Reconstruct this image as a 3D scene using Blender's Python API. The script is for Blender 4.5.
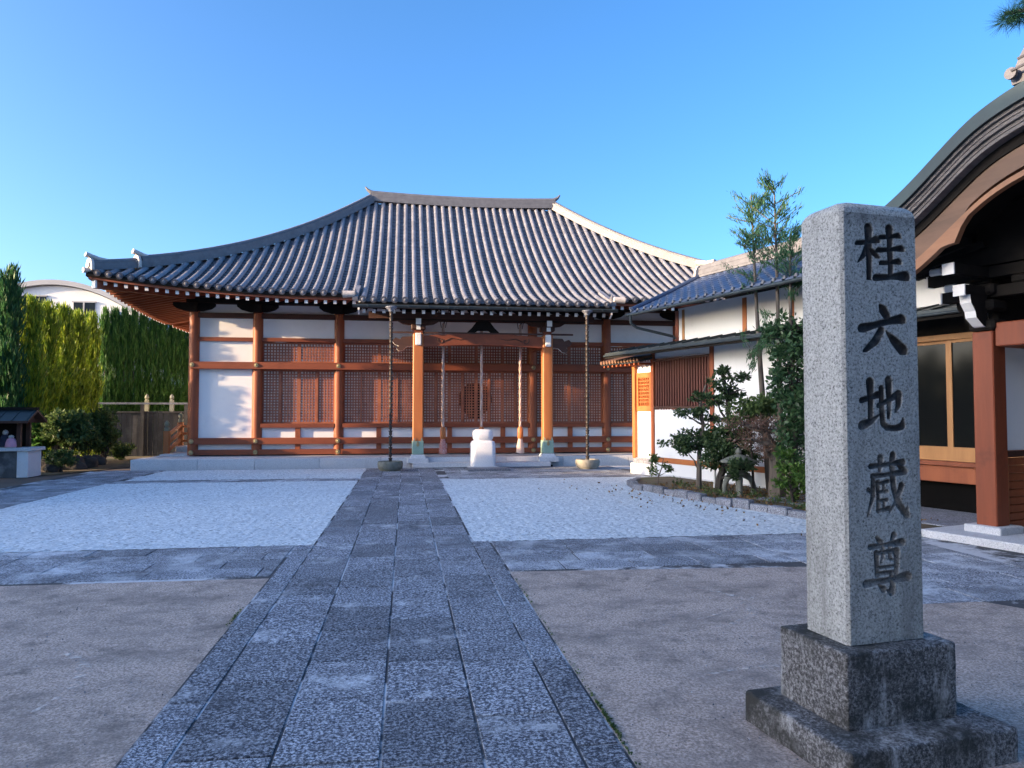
import bpy, bmesh, math, random
import numpy as np
from mathutils import Vector, Matrix
R = math.radians
random.seed(7)
SC = bpy.context.scene
for o in list(bpy.data.objects): bpy.data.objects.remove(o)
COL = SC.collection

# ------------------------------------------------------------------ camera, sky, sun, exposure
cam = bpy.data.cameras.new('camera'); camo = bpy.data.objects.new('camera', cam); COL.objects.link(camo)
camo.location = (0, 0, 1.6); camo.rotation_euler = (R(92.2), 0, R(-8.3))
cam.sensor_width = 36; cam.lens = 730 / 1024 * 36; cam.clip_start = .05; cam.clip_end = 3000
SC.camera = camo
SUN_EL, SUN_AZ = R(12.0), math.atan2(-.975, -.22)          # azimuth as angle from +Y towards +X
w = bpy.data.worlds.new('World'); SC.world = w; w.use_nodes = True
nt = w.node_tree; bg = nt.nodes['Background']
sky = nt.nodes.new('ShaderNodeTexSky'); sky.sky_type = 'NISHITA'; sky.sun_disc = False
sky.sun_elevation = SUN_EL; sky.sun_rotation = SUN_AZ; sky.altitude = 30; sky.air_density = .6; sky.dust_density = 3.0; sky.ozone_density = 2.5
hs = nt.nodes.new('ShaderNodeHueSaturation'); hs.inputs['Saturation'].default_value = 1.2; hs.inputs['Hue'].default_value = .498
nt.links.new(sky.outputs[0], hs.inputs['Color']); nt.links.new(hs.outputs[0], bg.inputs[0]); bg.inputs[1].default_value = .15
sl = bpy.data.lights.new('sun', 'SUN'); so = bpy.data.objects.new('sun', sl); COL.objects.link(so)
sl.energy = 3.4; sl.angle = R(.5); sl.color = (1, .70, .42)
sd = Vector((math.sin(SUN_AZ) * math.cos(SUN_EL), math.cos(SUN_AZ) * math.cos(SUN_EL), math.sin(SUN_EL)))
so.rotation_euler = sd.to_track_quat('Z', 'Y').to_euler(); so.location = (-30, -8, 20)
vs = SC.view_settings; vs.view_transform = 'Standard'; vs.look = 'None'; vs.gamma = 1; vs.use_curve_mapping = False
vs.exposure = 1.94
SC.cycles.max_bounces = 6; SC.cycles.transparent_max_bounces = 8
try: SC.cycles.use_denoising = True
except Exception: pass

# ------------------------------------------------------------------ materials
def mat(name, c1, c2=None, scale=4.0, rough=.7, bump=0.0, bscale=None, stretch=(1, 1, 1), c3=None, s3=.5, t3=(.5, .7),
        island=0.0, spec=.4, metal=0.0, trans=0.0, hue=0.0):
    m = bpy.data.materials.new(name); m.use_nodes = True; t = m.node_tree; N = t.nodes; L = t.links
    b = N['Principled BSDF']; out = N['Material Output']
    b.inputs['Roughness'].default_value = rough; b.inputs['Metallic'].default_value = metal
    b.inputs['Specular IOR Level'].default_value = spec
    tc = N.new('ShaderNodeTexCoord'); mp = N.new('ShaderNodeMapping'); mp.inputs['Scale'].default_value = stretch
    L.new(tc.outputs['Object'], mp.inputs[0])
    c2 = c2 or tuple(x * .75 for x in c1)
    nz = N.new('ShaderNodeTexNoise'); nz.inputs['Scale'].default_value = scale; nz.inputs['Detail'].default_value = 6; nz.inputs['Roughness'].default_value = .65
    L.new(mp.outputs[0], nz.inputs[0])
    rp = N.new('ShaderNodeValToRGB'); rp.color_ramp.elements[0].position = .32; rp.color_ramp.elements[1].position = .68
    rp.color_ramp.elements[0].color = (*c1, 1); rp.color_ramp.elements[1].color = (*c2, 1)
    L.new(nz.outputs[0], rp.inputs[0]); cur = rp.outputs[0]
    if c3:
        n3 = N.new('ShaderNodeTexNoise'); n3.inputs['Scale'].default_value = s3; n3.inputs['Detail'].default_value = 7; n3.inputs['Roughness'].default_value = .7
        L.new(tc.outputs['Object'], n3.inputs[0])
        mr = N.new('ShaderNodeMapRange'); mr.inputs[1].default_value = t3[0]; mr.inputs[2].default_value = t3[1]
        L.new(n3.outputs[0], mr.inputs[0])
        mx = N.new('ShaderNodeMix'); mx.data_type = 'RGBA'; L.new(mr.outputs[0], mx.inputs[0]); L.new(cur, mx.inputs[6]); mx.inputs[7].default_value = (*c3, 1)
        cur = mx.outputs[2]
    if island:
        g = N.new('ShaderNodeNewGeometry'); hs = N.new('ShaderNodeHueSaturation')
        mr = N.new('ShaderNodeMapRange'); mr.inputs[3].default_value = 1 - island; mr.inputs[4].default_value = 1 + island
        L.new(g.outputs['Random Per Island'], mr.inputs[0]); L.new(mr.outputs[0], hs.inputs['Value'])
        if hue:
            m2 = N.new('ShaderNodeMapRange'); m2.inputs[3].default_value = .5 - hue; m2.inputs[4].default_value = .5 + hue
            L.new(g.outputs['Random Per Island'], m2.inputs[0]); L.new(m2.outputs[0], hs.inputs['Hue'])
        L.new(cur, hs.inputs['Color']); cur = hs.outputs[0]
    L.new(cur, b.inputs['Base Color'])
    if bump:
        bn = N.new('ShaderNodeTexNoise'); bn.inputs['Scale'].default_value = bscale or scale * 6; bn.inputs['Detail'].default_value = 6
        L.new(mp.outputs[0], bn.inputs[0])
        bp = N.new('ShaderNodeBump'); bp.inputs['Strength'].default_value = min(1, bump); bp.inputs['Distance'].default_value = .01 * max(1, bump)
        L.new(bn.outputs[0], bp.inputs['Height']); L.new(bp.outputs[0], b.inputs['Normal'])
    if trans:
        tr = N.new('ShaderNodeBsdfTranslucent'); L.new(cur, tr.inputs[0])
        ms = N.new('ShaderNodeMixShader'); ms.inputs[0].default_value = trans
        L.new(b.outputs[0], ms.inputs[1]); L.new(tr.outputs[0], ms.inputs[2]); L.new(ms.outputs[0], out.inputs[0])
    return m

def leafmat(name, dark, light, trans=.35, rough=.5):
    m = bpy.data.materials.new(name); m.use_nodes = True; t = m.node_tree; N = t.nodes; L = t.links
    b = N['Principled BSDF']; out = N['Material Output']; b.inputs['Roughness'].default_value = rough; b.inputs['Specular IOR Level'].default_value = .3
    g = N.new('ShaderNodeNewGeometry'); rp = N.new('ShaderNodeValToRGB')
    rp.color_ramp.elements[0].color = (*dark, 1); rp.color_ramp.elements[1].color = (*light, 1)
    L.new(g.outputs['Random Per Island'], rp.inputs[0]); L.new(rp.outputs[0], b.inputs['Base Color'])
    tr = N.new('ShaderNodeBsdfTranslucent'); L.new(rp.outputs[0], tr.inputs[0])
    ms = N.new('ShaderNodeMixShader'); ms.inputs[0].default_value = trans
    L.new(b.outputs[0], ms.inputs[1]); L.new(tr.outputs[0], ms.inputs[2]); L.new(ms.outputs[0], out.inputs[0])
    return m

def speckle(name, base, fleck, dark, cell=180, stain=None, rough=.75, bump=.5, stain_s=1.2, stain_t=(.5, .7), island=0, fl=(.35, .62)):
    """granite: grains of three tones, broad weather stains"""
    m = bpy.data.materials.new(name); m.use_nodes = True; t = m.node_tree; N = t.nodes; L = t.links
    b = N['Principled BSDF']; b.inputs['Roughness'].default_value = rough; b.inputs['Specular IOR Level'].default_value = .35
    tc = N.new('ShaderNodeTexCoord')
    v = N.new('ShaderNodeTexVoronoi'); v.inputs['Scale'].default_value = cell; L.new(tc.outputs['Object'], v.inputs[0])
    sp = N.new('ShaderNodeSeparateColor'); L.new(v.outputs['Color'], sp.inputs[0])
    rp = N.new('ShaderNodeValToRGB'); e = rp.color_ramp.elements
    e[0].position = 0; e[0].color = (*dark, 1); e[1].position = fl[0]; e[1].color = (*base, 1)
    x = e.new(fl[1]); x.color = (*base, 1); x = e.new(1); x.color = (*fleck, 1)
    L.new(sp.outputs[0], rp.inputs[0]); cur = rp.outputs[0]
    if stain:
        n3 = N.new('ShaderNodeTexNoise'); n3.inputs['Scale'].default_value = stain_s; n3.inputs['Detail'].default_value = 9; n3.inputs['Roughness'].default_value = .72
        L.new(tc.outputs['Object'], n3.inputs[0])
        mr = N.new('ShaderNodeMapRange'); mr.inputs[1].default_value = stain_t[0]; mr.inputs[2].default_value = stain_t[1]; L.new(n3.outputs[0], mr.inputs[0])
        mx = N.new('ShaderNodeMix'); mx.data_type = 'RGBA'; L.new(mr.outputs[0], mx.inputs[0]); L.new(cur, mx.inputs[6]); mx.inputs[7].default_value = (*stain, 1); cur = mx.outputs[2]
    if island:
        g = N.new('ShaderNodeNewGeometry'); hs = N.new('ShaderNodeHueSaturation'); mr = N.new('ShaderNodeMapRange')
        mr.inputs[3].default_value = 1 - island; mr.inputs[4].default_value = 1 + island
        L.new(g.outputs['Random Per Island'], mr.inputs[0]); L.new(mr.outputs[0], hs.inputs['Value']); L.new(cur, hs.inputs['Color']); cur = hs.outputs[0]
    L.new(cur, b.inputs['Base Color'])
    bn = N.new('ShaderNodeTexNoise'); bn.inputs['Scale'].default_value = cell * .5; bn.inputs['Detail'].default_value = 5; L.new(tc.outputs['Object'], bn.inputs[0])
    bp = N.new('ShaderNodeBump'); bp.inputs['Strength'].default_value = bump; bp.inputs['Distance'].default_value = .008
    L.new(bn.outputs[0], bp.inputs['Height']); L.new(bp.outputs[0], b.inputs['Normal'])
    return m

def hammered(name, dark, mid, light, scale=85, wear=None, wear_s=1.5, wear_t=(.5, .8), island=.15, rough=.82, bump=.7, fine=(.40, .52, .64), wst=(1, 1, 1), dirt=None, dirt_s=1.0, dirt_t=(.5, .7), paint=None):
    """pointed-chisel stone: irregular light pits on a dark ground, broad worn patches"""
    m = bpy.data.materials.new(name); m.use_nodes = True; t = m.node_tree; N = t.nodes; L = t.links
    b = N['Principled BSDF']; b.inputs['Roughness'].default_value = rough; b.inputs['Specular IOR Level'].default_value = .35
    tc = N.new('ShaderNodeTexCoord'); n1 = N.new('ShaderNodeTexNoise'); n1.inputs['Scale'].default_value = scale; n1.inputs['Detail'].default_value = 8; n1.inputs['Roughness'].default_value = .82; n1.noise_dimensions = '4D'
    L.new(tc.outputs['Object'], n1.inputs[0])
    if island:                                                   # every slab its own grain
        gi = N.new('ShaderNodeNewGeometry'); wm = N.new('ShaderNodeMath'); wm.operation = 'MULTIPLY'; wm.inputs[1].default_value = 97.0
        L.new(gi.outputs['Random Per Island'], wm.inputs[0]); L.new(wm.outputs[0], n1.inputs['W'])
    rp = N.new('ShaderNodeValToRGB'); e = rp.color_ramp.elements; e[0].position = fine[0]; e[0].color = (*dark, 1); e[1].position = fine[1]; e[1].color = (*mid, 1); x = e.new(fine[2]); x.color = (*light, 1)
    L.new(n1.outputs[0], rp.inputs[0]); cur = rp.outputs[0]
    if wear:
        n3 = N.new('ShaderNodeTexNoise'); n3.inputs['Scale'].default_value = wear_s; n3.inputs['Detail'].default_value = 12; n3.inputs['Roughness'].default_value = .78
        mp = N.new('ShaderNodeMapping'); mp.inputs['Scale'].default_value = wst; L.new(tc.outputs['Object'], mp.inputs[0])
        L.new(mp.outputs[0], n3.inputs[0]); mr = N.new('ShaderNodeMapRange'); mr.inputs[1].default_value = wear_t[0]; mr.inputs[2].default_value = wear_t[1]; L.new(n3.outputs[0], mr.inputs[0])
        mx = N.new('ShaderNodeMix'); mx.data_type = 'RGBA'; L.new(mr.outputs[0], mx.inputs[0]); L.new(cur, mx.inputs[6]); mx.inputs[7].default_value = (*wear, 1); cur = mx.outputs[2]
    if dirt:
        n4 = N.new('ShaderNodeTexNoise'); n4.inputs['Scale'].default_value = dirt_s; n4.inputs['Detail'].default_value = 10; n4.inputs['Roughness'].default_value = .7; n4.noise_dimensions = '4D'; n4.inputs['W'].default_value = 7.3
        L.new(tc.outputs['Object'], n4.inputs[0]); m4 = N.new('ShaderNodeMapRange'); m4.inputs[1].default_value = dirt_t[0]; m4.inputs[2].default_value = dirt_t[1]; L.new(n4.outputs[0], m4.inputs[0])
        x4 = N.new('ShaderNodeMix'); x4.data_type = 'RGBA'; L.new(m4.outputs[0], x4.inputs[0]); L.new(cur, x4.inputs[6]); x4.inputs[7].default_value = (*dirt, 1); cur = x4.outputs[2]
    if paint:
        at = N.new('ShaderNodeAttribute'); at.attribute_name = 'paint'
        x5 = N.new('ShaderNodeMix'); x5.data_type = 'RGBA'; L.new(at.outputs['Fac'], x5.inputs[0]); L.new(cur, x5.inputs[6]); x5.inputs[7].default_value = (*paint, 1); cur = x5.outputs[2]
    if island:
        g = N.new('ShaderNodeNewGeometry'); hs = N.new('ShaderNodeHueSaturation'); mr = N.new('ShaderNodeMapRange'); mr.inputs[3].default_value = 1 - island; mr.inputs[4].default_value = 1 + island
        L.new(g.outputs['Random Per Island'], mr.inputs[0]); L.new(mr.outputs[0], hs.inputs['Value']); L.new(cur, hs.inputs['Color']); cur = hs.outputs[0]
    L.new(cur, b.inputs['Base Color'])
    bp = N.new('ShaderNodeBump'); bp.inputs['Strength'].default_value = bump; bp.inputs['Distance'].default_value = .008
    L.new(n1.outputs[0], bp.inputs['Height']); L.new(bp.outputs[0], b.inputs['Normal'])
    return m

M = {}
M['ground'] = mat('packed_earth', (.20, .15, .115), (.13, .10, .08), 1.2, .95, .6, 40)
M['concrete'] = hammered('old_concrete', (.24, .19, .16), (.49, .385, .32), (.68, .56, .49), 60, (.22, .185, .165), 1.3, (.46, .66), 0, .9, .5, (.43, .5, .57), (1, 1.3, 1), (.12, .105, .095), 5.0, (.52, .74))
M['path'] = hammered('dark_path_stone', (.035, .04, .055), (.20, .212, .245), (.54, .57, .62), 55, (.60, .625, .66), 1.5, (.55, .68), .28, .82, .3, (.455, .515, .565), dirt=(.065, .068, .08), dirt_s=2.2, dirt_t=(.52, .72))
M['path2'] = hammered('worn_path_stone', (.08, .085, .10), (.25, .265, .30), (.52, .55, .60), 55, (.58, .61, .65), 1.6, (.48, .68), .24, .82, .3, (.455, .515, .565), dirt=(.07, .072, .085), dirt_s=1.8, dirt_t=(.5, .7))
M['gravel'] = speckle('white_gravel', (.56, .61, .64), (.80, .84, .86), (.22, .25, .28), 36, (.47, .52, .56), .9, .8, .8, (.5, .8), 0, (.2, .55))
M['joint'] = mat('joint_mortar', (.05, .05, .055), (.09, .09, .095), 3, .95, c3=(.55, .56, .59), s3=.9, t3=(.48, .55))
M['platform'] = speckle('pale_granite', (.58, .59, .61), (.68, .69, .71), (.38, .39, .42), 120, (.42, .44, .47), .7, .2, 1.5, (.52, .8), .05)
M['stele'] = hammered('stele_granite', (.06, .06, .06), (.345, .347, .33), (.56, .56, .54), 80, (.19, .188, .175), 5, (.48, .76), 0, .8, .45, (.40, .465, .58), (1, 1, .16), None, 1, (.5, .7), (.022, .022, .024))
M['stelebase'] = hammered('base_granite', (.035, .034, .036), (.12, .116, .115), (.33, .325, .33), 62, (.52, .52, .52), 7, (.53, .66), 0, .85, .8, (.43, .50, .58), (1, 1, .35), (.035, .035, .032), 3.0, (.49, .62))
M['carve'] = mat('black_groove_paint', (.018, .018, .02), (.035, .035, .038), 30, .8)
M['kerb'] = speckle('kerb_stone', (.17, .18, .21), (.34, .36, .4), (.06, .06, .08), 90, (.10, .11, .13), .8, .7, 3, (.5, .7), .2)
M['rock'] = mat('garden_rock', (.075, .068, .06), (.04, .036, .033), 5, .9, 1, 12)
M['wood'] = mat('red_brown_timber', (.36, .105, .04), (.21, .056, .024), 3.0, .5, .2, 60, (1, 1, .06), spec=.35, c3=(.15, .042, .02), s3=1.3, t3=(.52, .78))
M['woodx'] = mat('red_brown_beam', (.28, .08, .036), (.165, .045, .022), 3.0, .55, .2, 60, (.06, 1, 1), spec=.3, c3=(.13, .038, .02), s3=1.1, t3=(.52, .78))
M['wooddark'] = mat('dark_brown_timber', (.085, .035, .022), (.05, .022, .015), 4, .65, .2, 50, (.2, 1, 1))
M['woodblack'] = mat('near_black_timber', (.018, .015, .013), (.010, .009, .008), 4, .75, .1, spec=.12)  # near-black brown for brackets, soffits and roof undersides
M['lattice'] = mat('lattice_timber', (.36, .125, .062), (.25, .08, .042), 5, .6)
M['orange'] = mat('orange_timber', (.50, .175, .055), (.38, .12, .04), 3.0, .5, .15, 50, (1, 1, .1), spec=.3)
M['honey'] = mat('honey_timber', (.48, .24, .085), (.36, .17, .06), 4, .5, .1, 50, (1, 1, .15))
M['cedarbark'] = mat('hewn_cedar_post', (.29, .072, .03), (.165, .042, .02), 2.4, .5, .3, 40, (1, 1, .1), spec=.3, c3=(.07, .024, .016), s3=1.1, t3=(.54, .76))
M['paper'] = mat('shoji_paper', (.86, .77, .69), (.76, .68, .61), 3, .9)
M['plaster'] = mat('white_plaster', (.82, .82, .81), (.77, .775, .775), 1.2, .85, .06, 40, c3=(.66, .655, .64), s3=.9, t3=(.56, .85))
M['whitepaint'] = mat('white_painted_end', (.82, .81, .79), (.74, .73, .71), 8, .7)
M['tile'] = mat('silver_grey_tile', (.105, .108, .13), (.07, .073, .09), 7, .4, .15, 30, spec=.4, c3=(.05, .053, .065), s3=2.2, t3=(.52, .75))  # pan tile grey, darkened to imitate shade between the rolls
M['roll'] = mat('silver_grey_roll_tile', (.225, .228, .255), (.16, .163, .188), 5, .42, .15, 30, spec=.45, c3=(.115, .117, .135), s3=1.5, t3=(.52, .78), island=.14)
M['tileblue'] = mat('blue_grey_flat_tile', (.062, .088, .155), (.045, .064, .118), 4, .36, .1, 30, spec=.45, island=.18)
M['tileridge'] = mat('ridge_tile', (.155, .157, .175), (.11, .112, .125), 6, .5, .2, 30)
M['tileend'] = mat('pale_ridge_end_tile', (.55, .50, .45), (.38, .35, .33), 9, .6, .3, 30)
M['copper'] = mat('aged_copper', (.035, .058, .062), (.024, .038, .044), 1.5, .42, .1, 20, spec=.4, metal=.3)
M['coppergutter'] = mat('gutter_metal', (.055, .07, .075), (.035, .045, .05), 3, .45, metal=.4)
M['darkmetal'] = mat('dark_chain_metal', (.07, .058, .052), (.035, .03, .028), 8, .5, metal=.3)
M['verdigris'] = mat('verdigris_sheath', (.30, .44, .36), (.24, .36, .30), 9, .6, metal=.1)
M['brass'] = mat('aged_brass', (.42, .34, .18), (.30, .25, .14), 12, .4, metal=.6)
M['hinoki'] = mat('bark_thatch_layers', (.20, .18, .17), (.11, .10, .098), 5, .7, .4, 40, (.3, .3, 6))
M['fence'] = mat('weathered_fence_board', (.055, .052, .052), (.03, .029, .03), 6, .85, .3, 40, (1, 1, .1), c3=(.10, .098, .098), s3=1.6, t3=(.5, .75))
M['barge'] = mat('dark_brown_bargeboard', (.20, .105, .062), (.11, .06, .037), 3, .55, .2, 40, (.2, .2, 1))  # dark brown with darker noise streaks
M['basin'] = mat('tan_basin_stone', (.36, .33, .27), (.22, .21, .17), 9, .85, .5, 40)
M['grille'] = mat('dark_red_slat', (.14, .045, .03), (.09, .028, .02), 4, .6, .1, 40, (1, 1, .1))
M['mould'] = mat('lit_edge_moulding', (.36, .16, .075), (.22, .095, .045), 3, .5, .2, 40, (.2, .2, 1))  # bargeboard brown made lighter to imitate light on the lower edge
M['railpost'] = mat('pale_finial_paint', (.24, .235, .16), (.17, .165, .11), 10, .6)
M['soil'] = mat('bed_soil', (.14, .10, .06), (.075, .06, .04), 4, .95, 1, 40, c3=(.06, .075, .025), s3=1.5, t3=(.5, .62))
M['bark'] = mat('grey_brown_bark', (.15, .125, .105), (.075, .062, .052), 6, .9, .8, 30, (1, 1, .3))
M['barkdark'] = mat('dark_bark', (.05, .042, .036), (.03, .026, .023), 6, .9, .8, 30)
M['concretewhite'] = mat('pale_rendered_wall', (.64, .66, .69), (.58, .60, .63), .3, .85)
M['bgroof'] = mat('grey_sheet_roof', (.35, .36, .38), (.30, .31, .33), .5, .5)
M['glassdark'] = mat('dark_window_glass', (.008, .009, .010), (.006, .007, .008), 1, .08, spec=.22)
M['stonewhite'] = speckle('white_granite', (.70, .71, .73), (.78, .79, .8), (.55, .56, .6), 140, (.62, .63, .66), .6, .15, 2, (.5, .8))
M['red_cloth'] = mat('red_white_tassel', (.42, .10, .08), (.62, .42, .38), 30, .9)
M['pale_cloth'] = mat('pale_tassel', (.62, .52, .47), (.48, .36, .32), 30, .9)
M['rope'] = mat('twisted_bell_rope', (.42, .24, .17), (.60, .48, .40), 20, .9, stretch=(1, 1, 3))
M['pink'] = mat('pink_bib_cloth', (.66, .34, .42), (.55, .26, .34), 12, .9)
M['navy'] = mat('dark_cape_cloth', (.03, .035, .06), (.02, .022, .04), 12, .9)
M['skinstone'] = mat('pale_statue_stone', (.52, .47, .43), (.42, .38, .35), 12, .8)
M['counterstone'] = mat('stained_counter_stone', (.12, .125, .13), (.06, .062, .068), 3, .85, .4, 40, (1, 1, .25), c3=(.24, .25, .26), s3=1.8, t3=(.52, .75))
M['greystone'] = mat('mossy_lantern_stone', (.20, .205, .185), (.12, .13, .10), 9, .9, .8, 40)
M['blockplaster'] = mat('shading_block_wall', (.30, .27, .24), (.26, .24, .21), 1, .9)
M['black'] = mat('shade_black', (.008, .0075, .0075), (.006, .006, .006), 2, .95, spec=0.02)  # near-black standing in for shade in openings and under slabs
L_ = {}
L_['gold'] = leafmat('golden_cypress_leaf', (.085, .17, .018), (.40, .47, .04), .48)  # golden foliage, made yellower to carry sunlight in the colour
L_['green'] = leafmat('green_cypress_leaf', (.026, .085, .018), (.09, .215, .035), .42)
L_['deep'] = leafmat('deep_green_cypress_leaf', (.025, .085, .03), (.07, .18, .05), .38)
L_['bush'] = leafmat('bush_leaf', (.035, .075, .022), (.12, .18, .055), .32)
L_['camellia'] = leafmat('glossy_leaf', (.022, .06, .026), (.075, .145, .06), .25, .35)
L_['pine'] = leafmat('cloud_pruned_leaf', (.025, .058, .022), (.08, .125, .048), .3)
L_['cedar'] = leafmat('sparse_cedar_leaf', (.04, .11, .055), (.09, .21, .09), .4)
L_['bright'] = leafmat('fresh_leaf', (.04, .10, .02), (.12, .22, .045), .35)
L_['brown'] = leafmat('brown_twig_leaf', (.12, .07, .05), (.24, .14, .10), .2)
L_['litter'] = leafmat('fallen_leaf', (.10, .055, .025), (.24, .15, .06), .1, .8)

# ------------------------------------------------------------------ mesh builder
ORG = {}
class MB:
    def __init__(s): s.v = []; s.f = []; s.m = []; s.mats = []
    def mi(s, m):
        if m not in s.mats: s.mats.append(m)
        return s.mats.index(m)
    def add(s, V, F, m):
        n = len(s.v); k = s.mi(m); s.v += [tuple(p) for p in V]
        for f in F: s.f.append(tuple(i + n for i in f)); s.m.append(k)
        return s
    def box(s, c, d, m, rz=0, bev=0, mtx=None):
        h = [x / 2 for x in d]; X = mtx or Matrix.Rotation(rz, 3, 'Z'); c = Vector(c)
        sg = [(a, b, e) for a in (-1, 1) for b in (-1, 1) for e in (-1, 1)]
        if bev <= 0:
            V = [c + X @ Vector((a * h[0], b * h[1], e * h[2])) for a, b, e in sg]
            return s.add(V, [(0, 1, 3, 2), (4, 6, 7, 5), (0, 4, 5, 1), (2, 3, 7, 6), (0, 2, 6, 4), (1, 5, 7, 3)], m)
        V = []; ix = {}
        for q in sg:
            for ax in range(3):
                p = [q[i] * (h[i] if i == ax else h[i] - bev) for i in range(3)]
                ix[q, ax] = len(V); V.append(c + X @ Vector(p))
        F = []
        for ax in range(3):
            o = [i for i in range(3) if i != ax]
            for sn in (-1, 1):
                r = []
                for a, b in ((-1, -1), (1, -1), (1, 1), (-1, 1)):
                    q = [0, 0, 0]; q[ax] = sn; q[o[0]] = a; q[o[1]] = b; r.append(ix[tuple(q), ax])
                F.append(r)
            for a in (-1, 1):
                for b in (-1, 1):
                    q0 = [0, 0, 0]; q0[o[0]] = a; q0[o[1]] = b; q1 = list(q0); q0[ax] = -1; q1[ax] = 1
                    F.append((ix[tuple(q0), o[0]], ix[tuple(q1), o[0]], ix[tuple(q1), o[1]], ix[tuple(q0), o[1]]))
        for q in sg: F.append((ix[q, 0], ix[q, 1], ix[q, 2]))
        return s.add(V, F, m)
    def beam(s, a, b, wd, ht, m, up=(0, 0, 1), bev=0):
        a = Vector(a); b = Vector(b); x = (b - a); l = x.length; x.normalize(); y = Vector(up).cross(x)
        y = y.normalized() if y.length > 1e-6 else Vector((0, 1, 0)); z = x.cross(y)
        return s.box((a + b) / 2, (l, wd, ht), m, bev=bev, mtx=Matrix((x, y, z)).transposed())
    def tube(s, P, r, m, n=8, caps=True):
        P = [Vector(p) for p in P]; r = r if hasattr(r, '__len__') else [r] * len(P); V = []; F = []
        ref = None
        for i, p in enumerate(P):
            d = (P[min(i + 1, len(P) - 1)] - P[max(i - 1, 0)]).normalized()
            if ref is None: ref = Vector((1, 0, 0)) if abs(d.x) < .8 else Vector((0, 1, 0))
            u = (ref - d * ref.dot(d)).normalized(); ref = u; q = d.cross(u)
            for k in range(n):
                a = 2 * math.pi * k / n; V.append(p + (u * math.cos(a) + q * math.sin(a)) * r[i])
        for i in range(len(P) - 1):
            for k in range(n): F.append((i * n + k, i * n + (k + 1) % n, (i + 1) * n + (k + 1) % n, (i + 1) * n + k))
        if caps: F.append(tuple(range(n))); F.append(tuple(range((len(P) - 1) * n, len(P) * n)))
        return s.add(V, F, m)
    def lathe(s, c, prof, m, n=20, sq=False):
        c = Vector(c); V = []; F = []
        for r, z in prof:
            for k in range(n):
                a = 2 * math.pi * (k + .5) / n
                V.append(c + Vector((r * math.cos(a), r * math.sin(a), z)))
        for i in range(len(prof) - 1):
            for k in range(n): F.append((i * n + k, i * n + (k + 1) % n, (i + 1) * n + (k + 1) % n, (i + 1) * n + k))
        F.append(tuple(range(n))); F.append(tuple(range((len(prof) - 1) * n, len(prof) * n)))
        return s.add(V, F, m)
    def prism(s, poly, o, ux, uy, th, m, mside=None):
        """flat outline (may be concave) pushed through th along ux x uy"""
        o = Vector(o); ux = Vector(ux); uy = Vector(uy); nz = ux.cross(uy).normalized() * th; n = len(poly)
        V = [o + ux * a + uy * b for a, b in poly]; V += [p + nz for p in V]
        from mathutils.geometry import tessellate_polygon
        T = tessellate_polygon([[Vector((a, b, 0)) for a, b in poly]])
        s.add(V, [tuple(t) for t in T] + [tuple(i + n for i in t[::-1]) for t in T], m)
        return s.add(V, [(i, (i + 1) % n, (i + 1) % n + n, i + n) for i in range(n)], mside or m)
    def grid(s, fn, nu, nv, m, flip=False):
        V = [fn(i / nu, j / nv) for j in range(nv + 1) for i in range(nu + 1)]
        F = [(j * (nu + 1) + i, j * (nu + 1) + i + 1, (j + 1) * (nu + 1) + i + 1, (j + 1) * (nu + 1) + i) for j in range(nv) for i in range(nu)]
        return s.add(V, F, m)
    def build(s, name, parent=None, smooth=None, sheet=False):
        org = Vector(ORG.get(parent.name, (0, 0, 0))) if parent else Vector((0, 0, 0))
        me = bpy.data.meshes.new(name); me.from_pydata([Vector(p) - org for p in s.v], [], s.f)
        for m in s.mats: me.materials.append(m)
        me.polygons.foreach_set('material_index', s.m)
        if not sheet:
            bm = bmesh.new(); bm.from_mesh(me); bmesh.ops.recalc_face_normals(bm, faces=bm.faces); bm.to_mesh(me); bm.free()
        if smooth:
            me.polygons.foreach_set('use_smooth', [True] * len(me.polygons)); me.set_sharp_from_angle(angle=R(smooth))
        me.update()
        o = bpy.data.objects.new(name, me); COL.objects.link(o)
        if parent: o.parent = parent; ORG[o.name] = org
        return o

def tag(o, label=None, cat=None, group=None, kind=None):
    if label: o['label'] = label
    if cat: o['category'] = cat
    if group: o['group'] = group
    if kind: o['kind'] = kind
    return o
def empty(name, loc, label, cat, group=None):
    o = bpy.data.objects.new(name, None); o.empty_display_size = .2; COL.objects.link(o); o.location = loc; ORG[o.name] = tuple(loc)
    return tag(o, label, cat, group)
def copy_tree(o, parent=None):
    c = o.copy(); COL.objects.link(c); c.parent = parent
    for ch in o.children: copy_tree(ch, c)
    return c
def part(name, parent, fn, smooth=None):
    b = MB(); fn(b); return b.build(name, parent, smooth)

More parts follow.
